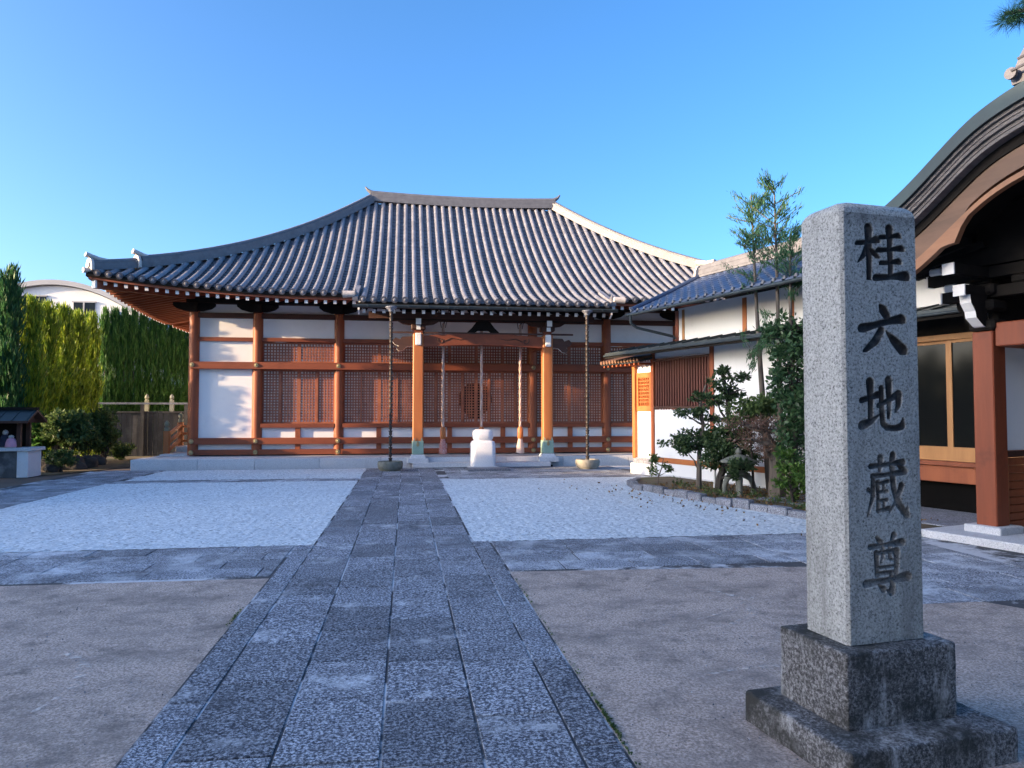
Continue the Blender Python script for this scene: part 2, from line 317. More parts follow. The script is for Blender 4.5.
rng = np.random.default_rng(11)
def leaves(name, parent, P, size, m, up=0.0, aspect=.45, out=None, jitter=.35, loc=None, droop=0.0):
    """many small pointed leaf faces at the points P; up pulls the leaf axis upwards, out is the outward direction per point"""
    P = np.asarray(P, float); n = len(P)
    a = rng.normal(size=(n, 3)); a /= np.linalg.norm(a, axis=1)[:, None]
    if out is not None: a = a * (1 - .6) + np.asarray(out) * .6
    a[:, 2] += up - droop; a /= np.linalg.norm(a, axis=1)[:, None]
    b = np.cross(a, rng.normal(size=(n, 3))); b /= np.linalg.norm(b, axis=1)[:, None]
    s = size * (1 + jitter * rng.uniform(-1, 1, n))[:, None]
    V = np.stack([P - a * s * .5, P + b * s * aspect * .5, P + a * s * .5, P - b * s * aspect * .5], 1).reshape(-1, 3)
    if parent: V = V - np.array(ORG[parent.name])
    me = bpy.data.meshes.new(name); me.vertices.add(4 * n); me.vertices.foreach_set('co', V.ravel().astype(np.float32))
    me.loops.add(4 * n); me.loops.foreach_set('vertex_index', np.arange(4 * n, dtype=np.int32))
    me.polygons.add(n); me.polygons.foreach_set('loop_start', np.arange(0, 4 * n, 4, dtype=np.int32))
    me.materials.append(m); me.update(calc_edges=True); me.validate()
    o = bpy.data.objects.new(name, me); COL.objects.link(o)
    if parent: o.parent = parent; ORG[o.name] = ORG[parent.name]
    return o
def blob(c, r, n, shell=.55):
    """n points in an ellipsoid, thicker towards its skin, with outward directions"""
    d = rng.normal(size=(n, 3)); d /= np.linalg.norm(d, axis=1)[:, None]
    k = (shell + (1 - shell) * rng.random(n)) ** .7
    return np.array(c) + d * np.array(r) * k[:, None], d

# ------------------------------------------------------------------ the ground
def slab(b, x0, x1, y0, y1, z, m, th=.04, g=.015, bev=.0025):
    b.box(((x0 + x1) / 2, (y0 + y1) / 2, z - th / 2), (x1 - x0 - g, y1 - y0 - g, th), m, bev=bev)
b = MB(); b.add([(-1500, -300, -.05), (1500, -300, -.05), (1500, 1500, -.05), (-1500, 1500, -.05)], [(0, 1, 2, 3)], M['ground'])
tag(b.build('ground', sheet=True), kind='structure')
def sheet(name, poly, z, m, kind='structure'):
    b = MB(); b.add([(x, y, z) for x, y in poly], [tuple(range(len(poly)))], m); o = b.build(name, sheet=True); tag(o, kind=kind); return o
sheet('joint_bed', [(-8.4, -3), (8, -3), (8, 21.2), (-8.4, 21.2)], -.0045, M['joint'])
sheet('concrete_yard', [(-9.5, -3), (-1.292, -3), (-1.292, 7.37), (-9.5, 7.46)], -.003, M['concrete'])
sheet('concrete_yard', [(1.042, -3), (9, -3), (9, 2.0), (5.3, 4.9), (4.75, 5.75), (4.15, 7.12), (1.042, 7.33)], -.003, M['concrete'])
def scuff():
    m = bpy.data.materials.new('pale_scuff'); m.use_nodes = True; t = m.node_tree; N = t.nodes; L = t.links; b = N['Principled BSDF']
    b.inputs['Base Color'].default_value = (.74, .66, .60, 1); b.inputs['Roughness'].default_value = .9
    tc = N.new('ShaderNodeTexCoord'); n = N.new('ShaderNodeTexNoise'); n.inputs['Scale'].default_value = 14; n.inputs['Detail'].default_value = 8; L.new(tc.outputs['Object'], n.inputs[0])
    mr = N.new('ShaderNodeMapRange'); mr.inputs[1].default_value = .46; mr.inputs[2].default_value = .72; mr.inputs[4].default_value = .95; L.new(n.outputs[0], mr.inputs[0]); L.new(mr.outputs[0], b.inputs['Alpha'])
    b_ = MB()
    for cx, cy, rad, a0, a1, w_ in ((1.9, 5.9, .95, -1.5, 1.1, .10), (1.2, 6.9, 2.1, -1.1, -.45, .07), (-3.2, 4.6, 1.3, -.4, .9, .09), (2.3, 3.5, 1.1, 1.0, 2.2, .06)):
        P = []; K = 24
        for i in range(K + 1):
            a = a0 + (a1 - a0) * i / K; hw = w_ * .5 * math.sin(math.pi * (i + .3) / (K + .6))
            for q in (-1, 1): P.append((cx + (rad + q * hw) * math.cos(a), cy + (rad + q * hw) * math.sin(a) * .8, .0012))
        b_.add(P, [(2 * i, 2 * i + 1, 2 * i + 3, 2 * i + 2) for i in range(K)], m)
    tag(b_.build('concrete_scuffs', sheet=True), kind='structure')
scuff()
def gravel(name, x0, x1, y0, y1):
    nx, ny = int((x1 - x0) / .05), int((y1 - y0) / .05)
    xs = np.linspace(x0, x1, nx + 1); ys = np.linspace(y0, y1, ny + 1); X, Y = np.meshgrid(xs, ys)
    Z = .001 + .0018 * np.sin(X * 2 * math.pi / .16 + .5 * np.sin(Y * .9)) * (rng.random(X.shape) * .8 + .2) + rng.uniform(-.004, .004, X.shape)
    b = MB(); b.v = list(zip(X.ravel().tolist(), Y.ravel().tolist(), Z.ravel().tolist()))
    b.f = [(j * (nx + 1) + i, j * (nx + 1) + i + 1, (j + 1) * (nx + 1) + i + 1, (j + 1) * (nx + 1) + i) for j in range(ny) for i in range(nx)]
    b.m = [0] * len(b.f); b.mats = [M['gravel']]
    return tag(b.build(name, sheet=True), kind='stuff', label='pale raked gravel filling the courtyard bed', cat='gravel')
gravel('gravel', -6.6, -1.085, 9.12, 17.45); gravel('gravel', -6.45, -1.085, 18.15, 21.15); gravel('gravel', .84, 6.6, 9.05, 17.5)

b = MB()                                                     # the long path: three columns, half column left, edge stones
for x0, x1, e in ((-1.07, -.6, 0), (-.6, -.105, 0), (-.105, .37, 0), (.37, .82, 0), (-1.285, -1.07, 1), (.82, 1.035, 1)):
    y = -2.5 + random.random() * .5
    while y < (20.6 if not e else 9.05):
        l = random.uniform(.62, .98) if not e else random.uniform(.9, 1.5)
        y1 = min(y + l, 20.7 if not e else 9.1)
        slab(b, x0, x1, y, y1, random.uniform(-.0010, .0035), M['path']); y = y1
tag(b.build('stone_path'), kind='structure')
b = MB()
def field(x0, x1, y0, y1, rows, m, lo=.6, hi=1.3):
    h = (y1 - y0) / rows
    for k in range(rows):
        x = x0 - random.random() * .4
        while x < x1 - .05:
            xe = min(x + random.uniform(lo, hi), x1)
            if xe > x0: slab(b, max(x, x0), xe, y0 + k * h, y0 + (k + 1) * h, random.uniform(-.001, .003), m)
            x = xe
field(-9.2, -1.30, 7.46, 9.1, 4, M['path2']); field(1.05, 4.2, 7.36, 9.03, 4, M['path2']); field(4.2, 6.3, 5.6, 9.03, 7, M['path2']); field(6.3, 7.4, 2.2, 7.0, 9, M['path2'])
tag(b.build('cross_path'), kind='structure')
b = MB()
field(-8.15, -6.62, 9.1, 21.4, 20, M['path2'], .4, .9); field(-6.6, -1.1, 17.47, 18.12, 2, M['path2']); field(1.05, 6.0, 17.52, 20.75, 6, M['path2'])
field(-1.0, 6.0, 20.72, 21.2, 1, M['path2'])
tag(b.build('border_path'), kind='structure')

# ------------------------------------------------------------------ the hall
CX, YE, RUN, RH, Z0 = 2.28, 21.35, 7.4, 3.57, 4.98
HX0, HX1 = CX - RH - RUN, CX + RH + RUN
YW = 23.7
hall = empty('temple_hall', (CX, YW, 0), 'wide wooden temple hall with grey tiled hipped roof, white plaster and brown lattice walls', 'temple hall')
def zprof(v): return Z0 + .38 * v + .0358 * v * v if v >= 0 else Z0 + .32 * v
def lift(d, v): return .44 * max(0, 1 - max(d, v, 0) / 6) ** 1.8
YB = YE + 2 * RUN
def F_front(u, v): return Vector((CX + u, YE + v, zprof(v) + lift(RH + RUN - abs(u), v)))
def F_back(u, v): return Vector((CX - u, YB - v, zprof(v) + lift(RH + RUN - abs(u), v)))
def F_left(u, v): return Vector((HX0 + v, YE + RUN - u, zprof(v) + lift(RUN - abs(u), v)))
def F_right(u, v): return Vector((HX1 - v, YE + RUN + u, zprof(v) + lift(RUN - abs(u), v)))
def roof_slope(b, fn, hw, top_hw, pitch, vmin, rr=.080, steps=26):
    n = int(hw / pitch); us = [k * pitch for k in range(-n, n + 1)]
    def vm(u):
        a = abs(u); return RUN if a <= top_hw else max(0, RUN - (a - top_hw))
    # pan tiles between the rolls: lapped courses, slightly hollow
    edges = [-hw] + us + [hw]
    for i in range(len(edges) - 1):
        u0, u1 = edges[i], edges[i + 1]
        if u1 - u0 < .01: continue
        um = (u0 + u1) / 2; v0 = vmin(um)
        k = 0; v = v0
        t0, t1, tm = vm(u0), vm(u1), vm(um)
        top = max(t0, t1)
        while v < top - 1e-3:
            ve = min(v + .24, top)
            V = []
            for vv, dz in ((v, .03), (ve, .0)):
                for u, hz, tt in ((u0, .01, t0), (um, -.02, tm), (u1, .01, t1)):
                    p = fn(u, min(vv, tt)); p.z += dz + hz; V.append(p)
            V += [V[0] - Vector((0, 0, .035)), V[1] - Vector((0, 0, .035)), V[2] - Vector((0, 0, .035))]
            b.add(V, [(0, 1, 4, 3), (1, 2, 5, 4), (6, 7, 1, 0), (7, 8, 2, 1)], M['tile']); v = ve
    for u in us:
        v0, v1 = vmin(u) - .04, vm(u) - .02
        if v1 - v0 < .25: continue
        N = max(3, int((v1 - v0) / .3)); V = []; F = []; K = 7
        for i in range(N + 1):
            v = v0 + (v1 - v0) * i / N
            for lap in ((0,) if i in (0, N) else (1, 0)):
                r = rr * (1 if lap == 0 else .95)
                for k in range(K):
                    a = math.pi * k / (K - 1); p = fn(u + r * math.cos(a), v); c = fn(u, v)
                    p = Vector((p.x, p.y, c.z + .03 + r * 1.15 * math.sin(a))); V.append(p)
        rows = len(V) // K
        for i in range(rows - 1):
            for k in range(K - 1): F.append((i * K + k, i * K + k + 1, (i + 1) * K + k + 1, (i + 1) * K + k))
        b.add(V, F, M['roll'])
        # round end tile with a raised rim
        p = fn(u, v0); q = fn(u, v0 + .1); d = (q - p).normalized(); c = p + Vector((0, 0, .05))
        b.tube([c - d * .035, c + d * .05], .092, M['tile'], 12)
        b.tube([c - d * .030, c - d * .045], [.055, .03], M['roll'], 12)
PORCH = 3.62
def vmin_front(u): return -.98 if abs(u) <= PORCH else 0
b = MB(); roof_slope(b, F_front, RH + RUN, RH, .288, vmin_front); roof = b.build('roof', hall, 50)
for fn, hw, th in ((F_left, RUN, 0), (F_right, RUN, 0), (F_back, RH + RUN, RH)):
    b = MB(); roof_slope(b, fn, hw, th, .288 if fn is not F_back else .6, lambda u: 0); b.build('roof', hall, 50)
# ridges: courses of flat tiles with a roll on top
def ridge_band(b, P, wd, ht, m, roll=.09, courses=5, mroll=None):
    for c in range(courses):
        z0 = ht * c / courses; ww = wd * (1 - .05 * c) + (.02 if c % 2 else 0)
        for i in range(len(P) - 1):
            a = Vector(P[i]); e = Vector(P[i + 1]); dz = Vector((0, 0, z0 + ht / courses / 2))
            b.beam(a + dz, e + dz, ww, ht / courses * .94, m)
    b.tube([Vector(p) + Vector((0, 0, ht + roll * .4)) for p in P], roll, mroll or m, 10)
def rowl(p0, p1, n, sag=0): return [Vector(p0).lerp(Vector(p1), i / n) - Vector((0, 0, sag * (1 - (2 * i / n - 1) ** 2))) for i in range(n + 1)]
zr = zprof(RUN)
part('ridge', hall, lambda b: ridge_band(b, rowl((CX - RH - .1, YE + RUN, zr + .07), (CX + RH + .1, YE + RUN, zr + .07), 10, .10), .36, .30, M['tileridge'], .1), 40)
def onigawara(b, c, d, s):
    """ridge-end tile: arched plate with a round boss and a roll that juts out above"""
    d = Vector((d[0], d[1], 0)).normalized(); t = Vector((-d.y, d.x, 0)); c = Vector(c)
    pl = [(-.5, 0), (-.46, .45), (-.3, .75), (0, .9), (.3, .75), (.46, .45), (.5, 0), (.25, -.1), (-.25, -.1)]
    b.prism([(x * s, y * s) for x, y in pl], c, t, (0, 0, 1), .07, M['tileend'])
    b.tube([c + Vector((0, 0, s * .38)) - d * .0, c + Vector((0, 0, s * .38)) + d * .1], s * .2, M['tileend'], 12)
    b.tube([c + Vector((0, 0, s * .85)) - d * .5, c + Vector((0, 0, s * .88)) - d * .2, c + Vector((0, 0, s * 1.08)) + d * .16], [s * .14, s * .15, s * .17], M['tileend'], 10)
for sx in (-1, 1):
    def tip(b, sx=sx):
        a = Vector((CX + sx * (RH - .05), YE + RUN, zr + .40))
        b.tube([a, a + Vector((sx * .12, 0, .03)), a + Vector((sx * .27, 0, .13)), a + Vector((sx * .36, 0, .25))], [.10, .09, .06, .025], M['tileridge'], 8)
    part('ridge_tip', hall, tip, 40)
for sx in (-1, 1):
    for sy, yb in ((1, YE), (-1, YB)):
        xc = CX + sx * (RH + RUN)
        def hp(v): return Vector((xc - sx * v, yb + sy * v, zprof(v) + lift(v, v) + .05))
        part('hip_ridge', hall, lambda b: (ridge_band(b, [hp(1.05 + (RUN - .9 - .1) * i / 16) for i in range(17)], .28, .27, M['tileridge'], .075, 4),
                                          ridge_band(b, [hp(.12 + 1.15 * i / 5) for i in range(6)], .28, .20, M['tileridge'], .08, 3)), 40)
        for v, s in ((1.0, .44), (.10, .40)):
            part('ridge_end_tile', hall, lambda b: onigawara(b, hp(v), (sx, -sy), s), 40)
        part('corner_roll_tile', hall, lambda b: b.tube([hp(.25), hp(-.02) + Vector((0, 0, .02)), hp(-.05) + Vector((0, 0, .03))], [.065, .075, .08], M['tileend'], 10), 40)
        # corner rafter with a white end
        def cr(b):
            a, e = hp(.18) - Vector((0, 0, .36)), hp(2.9); e.z = 5.22; b.beam(a, e, .2, .26, M['woodx'])
            d = (a - e).normalized(); b.beam(a, a + d * .05, .205, .265, M['whitepaint'])
        part('corner_rafter', hall, cr)
# small end tiles of the porch roof
for sx in (-1, 1):
    def pe(b, sx=sx):
        p = F_front(sx * (PORCH + .06), -.85)
        b.beam(F_front(sx * (PORCH + .05), -.98) + Vector((0, 0, .06)), F_front(sx * (PORCH + .05), .5) + Vector((0, 0, .1)), .14, .12, M['roll'])
        b.tube([p + Vector((0, -.1, .14)), p + Vector((sx * .32, -.1, .13))], [.085, .10], M['tileend'], 12)
        b.lathe(p + Vector((0, .1, .14)), [(.08, 0), (.09, .05), (.05, .1), (.02, .17)], M['tileridge'], 8)
    part('porch_end_tile', hall, pe, 40)
# eave boards: black tile batten, red fascia, soffit boards
def soff(v): return 4.80 + .2 * min(v, 2.5)                    # underside height above the rafters
def eave(b, fn, hw, segs, v, dz, wd, ht, m, umin=None, umax=None):
    us = np.linspace(-hw if umin is None else umin, hw if umax is None else umax, segs + 1)
    for i in range(segs):
        p, q = fn(us[i], v), fn(us[i + 1], v); b.beam(p + Vector((0, 0, dz)), q + Vector((0, 0, dz)), wd, ht, m)
for fn, hw in ((F_front, RH + RUN), (F_left, RUN), (F_right, RUN), (F_back, RH + RUN)):
    rngs = [(-hw + .05, -PORCH), (PORCH, hw - .05)] if fn is F_front else [(-hw + .05, hw - .05)]
    for a, c in rngs:
        b = MB(); eave(b, fn, hw, 14, .03, -.035, .10, .11, M['woodblack'], a, c); eave(b, fn, hw, 14, .10, -.145, .10, .09, M['woodx'], a + .08, c)
        b.build('fascia', hall)
    b = MB()
    def sf(s, t):
        u = -hw + .15 + (2 * hw - .3) * s; v = .08 + 2.5 * t
        uu = max(-hw + v, min(hw - v, u)); p = fn(uu, v); p.z = soff(v) + lift(hw - abs(uu), v); return p
    b.grid(sf, 50, 6, M['woodx']); b.build('soffit', hall, sheet=True)
# rafters, each with a white painted end
def rafter(b, fn, u, v0, v1, hw, m, z=None):
    p, q = fn(u, v0), fn(u, v1)
    if z is None:
        p.z = soff(v0) + lift(hw - abs(u), v0) - .055; q.z = soff(v1) + lift(hw - abs(u), v1) - .055
    else: p.z, q.z = z
    d = (p - q).normalized(); b.beam(p, q, .085, .10, m); b.beam(p + d * .001, p + d * .02, .09, .105, M['whitepaint'])
def rafter_row(fn, hw, u0, u1, pitch, vend=2.45):
    u = u0
    while u <= u1:
        vv = min(vend, hw - abs(u) + .05)
        if vv > .35: part('rafter', hall, lambda b: rafter(b, fn, u, .16, vv, hw, M['woodx']))
        u += pitch
rafter_row(F_front, RH + RUN, -RH - RUN + .45, -PORCH - .05, .27); rafter_row(F_front, RH + RUN, PORCH + .1, PORCH + 2.4, .27)
rafter_row(F_left, RUN, -RUN + .45 + 8.2, RUN - .4, .27)
b = MB()                                                        # rafters of the far sides, too many and hidden to matter one by one
for fn, hw, rg in ((F_right, RUN, np.arange(-RUN + .45, RUN - .4, .4)), (F_front, RH + RUN, np.arange(PORCH + 2.8, RH + RUN - .4, .27)), (F_left, RUN, np.arange(-RUN + .45, .5, .4))):
    for u in rg: rafter(b, fn, float(u), .16, min(2.45, hw - abs(u) + .05), hw, M['woodx'])
o = b.build('rafter', hall); o['kind'] = 'stuff'
# stone platform with jointed facing
def platform(b):
    x = -7.5
    while x < 12.1:
        l = min(random.uniform(1.5, 2.1), 12.1 - x)
        b.box((x + l / 2, 22.0, .115), (l - .006, 1.0, .33), M['platform'], bev=.008); x += l
    b.box((2.3, 30, .10), (19.4, 15.0, .28), M['platform'])
    for y in np.arange(23.0, 36, 2): b.box((-7.38, y, .105), (.25, 1.99, .31), M['platform'], bev=.008)
part('stone_platform', hall, platform)
part('porch_step', hall, lambda b: (b.box((1.2, 21.2, .085), (1.98, .62, .13), M['platform'], bev=.008), b.box((3.2, 21.2, .085), (1.98, .62, .13), M['platform'], bev=.008),
                                     b.box((2.28, 21.32, .0), (4.0, .5, .10), M['black'])))  # the black strip stands in for shadow under the step
# timber frame
FX = [CX + k for k in (-8.75, -6.86, -4.37, -1.86, 1.86, 4.37, 6.86, 8.75)]
RC = .155
def nail(parent, x, y, z, r=.075):
    part('nail_cover', parent, lambda b: (b.tube([(x, y, z), (x, y - .03, z)], [r, r * .8], M['brass'], 12), b.tube([(x, y - .03, z), (x, y - .05, z)], [r * .45, r * .2], M['brass'], 10)), 40)
for x in FX:
    p = part('pillar', hall, lambda b: b.tube([(x, YW, .27), (x, YW, 4.72)], RC, M['wood'], 20), 40)
    for z in (.36, .70, 3.05): nail(p, x, YW - RC - (.06 if z > 1 else .03), z)
for k in range(1, 8):
    part('pillar', hall, lambda b: b.tube([(FX[0], YW + k * 1.9, .27), (FX[0], YW + k * 1.9, 4.72)], RC, M['wood'], 16), 40)
def hb(name, z0, z1, dy, th, m='woodx'):
    part(name, hall, lambda b: (b.box(((FX[0] + FX[-1]) / 2, YW - dy, (z0 + z1) / 2), (FX[-1] - FX[0] + .1, th, z1 - z0), M[m], bev=.008),
                                b.box((FX[0] - 0 + dy * .0, YW + 6.8, (z0 + z1) / 2 + .002), (th * .9, 13.2, z1 - z0 - .01), M[m])))
hb('ground_sill', .28, .44, .03, .22); hb('tie_beam', .60, .80, .02, .32); hb('tie_beam', 2.93, 3.15, .05, .34); hb('head_beam', 4.52, 4.68, .0, .2, 'wooddark'); hb('wall_plate', 4.95, 5.2, .0, .24, 'wooddark')
# plaster panels and lattices bay by bay
def panel(x0, x1, z0, z1, y=None):
    part('wall_panel', hall, lambda b: b.box(((x0 + x1) / 2, (y or YW + .03), (z0 + z1) / 2), (x1 - x0, .05, z1 - z0), M['plaster']))
def lattice_mesh(b, x0, x1, z0, z1, y, pitch=.088, bw=.040, th=.03, m=None, fr=.055):
    m = m or M['lattice']
    b.box((x0 + fr / 2, y, (z0 + z1) / 2), (fr, th + .02, z1 - z0), m); b.box((x1 - fr / 2, y, (z0 + z1) / 2), (fr, th + .02, z1 - z0), m)
    b.box(((x0 + x1) / 2, y, z0 + fr / 2), (x1 - x0 - 2 * fr, th + .018, fr), m); b.box(((x0 + x1) / 2, y, z1 - fr / 2), (x1 - x0 - 2 * fr, th + .018, fr), m)
    nx = max(1, round((x1 - x0 - 2 * fr) / pitch)); nz = max(1, round((z1 - z0 - 2 * fr) / pitch))
    for i in range(1, nx): b.box((x0 + fr + (x1 - x0 - 2 * fr) * i / nx, y, (z0 + z1) / 2), (bw, th, z1 - z0 - 2 * fr), m)
    for j in range(1, nz): b.box(((x0 + x1) / 2, y + .003, z0 + fr + (z1 - z0 - 2 * fr) * j / nz), (x1 - x0 - 2 * fr, th - .004, bw), m)
def lattice(name, x0, x1, z0, z1, y, paper=True):
    o = part(name, hall, lambda b: lattice_mesh(b, x0, x1, z0, z1, y))
    if paper: part('paper', o, lambda b: b.box(((x0 + x1) / 2, y + .026, (z0 + z1) / 2), (x1 - x0 - .02, .012, z1 - z0 - .02), M['paper']))
    return o
for i in range(7):
    a, c = FX[i] + RC * .8, FX[i + 1] - RC * .8; mid = (a + c) / 2
    panel(a, c, 4.68, 4.96); panel(a, c, 3.92, 4.52); panel(a, c, .44, .60)
    part('thin_rail', hall, lambda b: b.box((mid, YW - .02, 3.86), (c - a, .14, .12), M['woodx'], bev=.005))
    if i in (0, 6):
        panel(a, c, 3.15, 3.80); panel(a, c, .80, 2.93)
        continue
    panel(a, c, .80, 1.11)
    part('door_sill', hall, lambda b: b.box((mid, YW - .03, 1.175), (c - a, .2, .13), M['woodx'], bev=.005))
    posts = [mid] if i != 3 else [a + (c - a) * k / 4 for k in (1, 2, 3)]
    for pm in ([mid] if i != 3 else [a + (c - a) * k / 4 for k in (1, 3)]):
        part('short_post', hall, lambda b: (b.box((pm, YW - .02, .955), (.15, .13, .31), M['wood']), b.box((pm, YW - .02, .52), (.15, .13, .16), M['wood'])))
    n = 2 if i != 3 else 4; wdt = (c - a) / n
    for k in range(n):
        x0, x1 = a + k * wdt, a + (k + 1) * wdt - .001
        lattice('transom_lattice', x0, x1, 3.15, 3.80, YW + .09)
        d = lattice('lattice_door', x0, x1, 1.24, 2.93, YW + .10)
        part('stile', d, lambda b: b.box(((x0 + x1) / 2, YW + .07, 2.085), (.06, .03, 1.6), M['lattice']))
# black disc standing in for the dark of the round opening
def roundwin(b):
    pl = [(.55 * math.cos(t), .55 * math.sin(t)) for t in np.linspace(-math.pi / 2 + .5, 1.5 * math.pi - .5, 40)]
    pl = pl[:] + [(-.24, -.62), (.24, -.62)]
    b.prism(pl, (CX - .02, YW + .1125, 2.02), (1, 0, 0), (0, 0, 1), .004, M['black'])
part('dark_opening_disc', hall, roundwin)
# boat-shaped bracket arms and purlin
for x in FX:
    pl = [(-.62, .26), (-.62, .16), (-.5, .07), (-.25, 0), (.25, 0), (.5, .07), (.62, .16), (.62, .26)]
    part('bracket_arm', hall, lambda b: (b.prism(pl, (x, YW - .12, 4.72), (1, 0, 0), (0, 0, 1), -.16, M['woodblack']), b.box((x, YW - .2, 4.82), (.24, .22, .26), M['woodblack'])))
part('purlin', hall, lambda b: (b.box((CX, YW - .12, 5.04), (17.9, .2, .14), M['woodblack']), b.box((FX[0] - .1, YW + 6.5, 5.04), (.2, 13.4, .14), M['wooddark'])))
part('back_wall', hall, lambda b: (b.box((FX[0] + .02, YW + 6.8, 2.7), (.06, 13.2, 4.6), M['plaster']), b.box((FX[-1], YW + 6.8, 2.7), (.06, 13.4, 4.6), M['plaster']), b.box((CX, YW + 13.5, 2.7), (17.5, .06, 4.6), M['plaster'])))
# porch
PY = 21.5; PX = (.36, 4.20)
for x in PX:
    p = part('porch_pillar', hall, lambda b: b.box((x, PY, 2.15), (.31, .31, 3.5), M['orange'], bev=.03))
    def sheath(b):
        b.box((x, PY, .57), (.335, .335, .40), M['verdigris'], bev=.02)
        for k in (-1, 1):
            b.prism([(-.03, 0), (.03, 0), (.0, .1)], (x + k * .11, PY - .172, .77), (1, 0, 0), (0, 0, 1), .008, M['verdigris'])
        b.prism([(-.045, 0), (0, -.05), (.045, 0), (.02, .12), (-.02, .12)], (x, PY - .171, .64), (1, 0, 0), (0, 0, 1), .008, M['brass'])
    part('base_sheath', p, sheath)
    part('stone_pad', p, lambda b: (b.box((x, PY, .20), (.60, .60, .14), M['platform'], bev=.012), b.lathe((x, PY, .27), [(.31, 0), (.29, .05), (.235, .10)], M['platform'], 4)))
    def capital(b):
        b.box((x, PY, 3.97), (.24, .24, .12), M['woodx']); b.box((x, PY, 4.08), (.42, .36, .16), M['wooddark'], bev=.03)
        pl = [(-.62, .2), (-.62, .12), (-.45, .02), (-.2, -.02), (.2, -.02), (.45, .02), (.62, .12), (.62, .2)]
        b.prism(pl, (x, PY + .08, 4.17), (1, 0, 0), (0, 0, 1), -.16, M['wooddark']); b.box((x, PY - .22, 4.20), (.13, .34, .16), M['wooddark'])
        b.box((x, PY - .40, 4.21), (.15, .02, .17), M['whitepaint']); b.box((x, PY - .26, 4.05), (.12, .02, .12), M['whitepaint'])
        for k in (-.5, 0, .5): b.box((x + k, PY, 4.42), (.2, .24, .12), M['wooddark'])
    part('capital', p, capital)
    s = -1 if x < CX else 1
    def nose(b):
        pl = [(0, -.02), (.18, -.05), (.30, -.16), (.40, -.18), (.47, -.10), (.40, -.03), (.52, .02), (.60, .12), (.5, .22), (.36, .17), (.3, .25), (0, .26)]
        b.prism(pl, (x + s * .16, PY + .07, 3.55), (s, 0, 0), (0, 0, 1), .14 * s, M['wooddark'], M['whitepaint'])
        b.box((x, PY - .19, 3.72), (.17, .07, .36), M['whitepaint'], bev=.02)
    part('carved_nose', p, nose)
def kory(b):
    P = [(x, 3.66 + .08 * (1 - ((x - CX) / 1.8) ** 2)) for x in np.linspace(PX[0] + .15, PX[1] - .15, 13)]
    pl = [(x, z + .17) for x, z in P] + [(x, z - .16) for x, z in P[::-1]]
    b.prism(pl, (0, PY - .10, 0), (1, 0, 0), (0, 0, 1), -.20, M['woodx'])
    for s in (-1, 1):                                            # carved scrolls
        c = Vector((CX + s * 1.25, PY - .10, 3.70))
        b.tube([c + Vector((s * .11 * t * math.cos(7 * t), -.0, .11 * t * math.sin(7 * t))) for t in np.linspace(.15, 1, 18)], .018, M['wooddark'], 6)
        b.tube([c + Vector((-s * .1, 0, -.02)), c + Vector((-s * .3, 0, .07)), c + Vector((-s * .55, 0, .02)), c + Vector((-s * .75, 0, .06))], [.02, .018, .015, .008], M['wooddark'], 6)
part('rainbow_beam', hall, kory, 40)
def frog(b):
    pl = [(-.62, 0), (-.5, .03), (-.34, .18), (-.22, .34), (-.1, .42), (.1, .42), (.22, .34), (.34, .18), (.5, .03), (.62, 0), (.3, 0), (.16, .1), (-.16, .1), (-.3, 0)]
    b.prism(pl, (CX, PY + .06, 3.92), (1, 0, 0), (0, 0, 1), -.12, M['woodblack'])
part('frog_leg_strut', hall, frog)
part('porch_purlin', hall, lambda b: (b.box((CX, PY, 4.42), (6.7, .2, .2), M['wooddark']), b.box((CX, PY - .02, 4.31), (6.3, .12, .02), M['woodblack'])))
for s in (-1, 1): part('porch_tie', hall, lambda b: b.box((CX + s * 1.89, (PY + YW) / 2, 3.72), (.16, YW - PY - .3, .3), M['woodx']))
part('porch_rail', hall, lambda b: b.box((CX, PY - .08, 3.92), (5.4, .05, .05), M['wooddark']))
u = -PORCH + .18
while u < PORCH - .1:
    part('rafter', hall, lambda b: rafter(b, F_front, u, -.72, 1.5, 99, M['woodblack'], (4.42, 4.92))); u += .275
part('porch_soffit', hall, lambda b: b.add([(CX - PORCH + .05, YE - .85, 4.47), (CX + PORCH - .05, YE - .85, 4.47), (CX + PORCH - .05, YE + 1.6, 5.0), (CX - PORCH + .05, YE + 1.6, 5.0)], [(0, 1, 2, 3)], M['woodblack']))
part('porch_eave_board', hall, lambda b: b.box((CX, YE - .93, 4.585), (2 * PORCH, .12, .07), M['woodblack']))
for s in (-1, 1): part('porch_bargeboard', hall, lambda b: [b.prism([(0, 0), (0, -.2), (.2, -.3), (.3, -.2), (1.6, .1), (1.6, .34)], (CX + s * (PORCH - .02), YE - .9, 4.62), (0, 1, 0), (0, 0, 1), .05, M['wooddark'], M['whitepaint'])])
def gut(b):
    y, z = YE - 1.10, 4.53; P = []
    for x in (CX - PORCH - .1, CX + PORCH + .12):
        for k in range(7): a = math.pi + math.pi * k / 6; P.append((x, y + .075 * math.cos(a), z + .075 * math.sin(a)))
    b.add(P, [(k, k + 1, k + 8, k + 7) for k in range(6)] + [tuple(range(7)), tuple(range(7, 14))], M['coppergutter'])
    b.box((CX, y - .076, z), (2 * PORCH + .22, .012, .022), M['coppergutter'])
    for x in np.arange(CX - PORCH + .3, CX + PORCH, .55): b.box((x, y - .083, z - .02), (.03, .012, .07), M['coppergutter'])
part('gutter', hall, gut, 40)

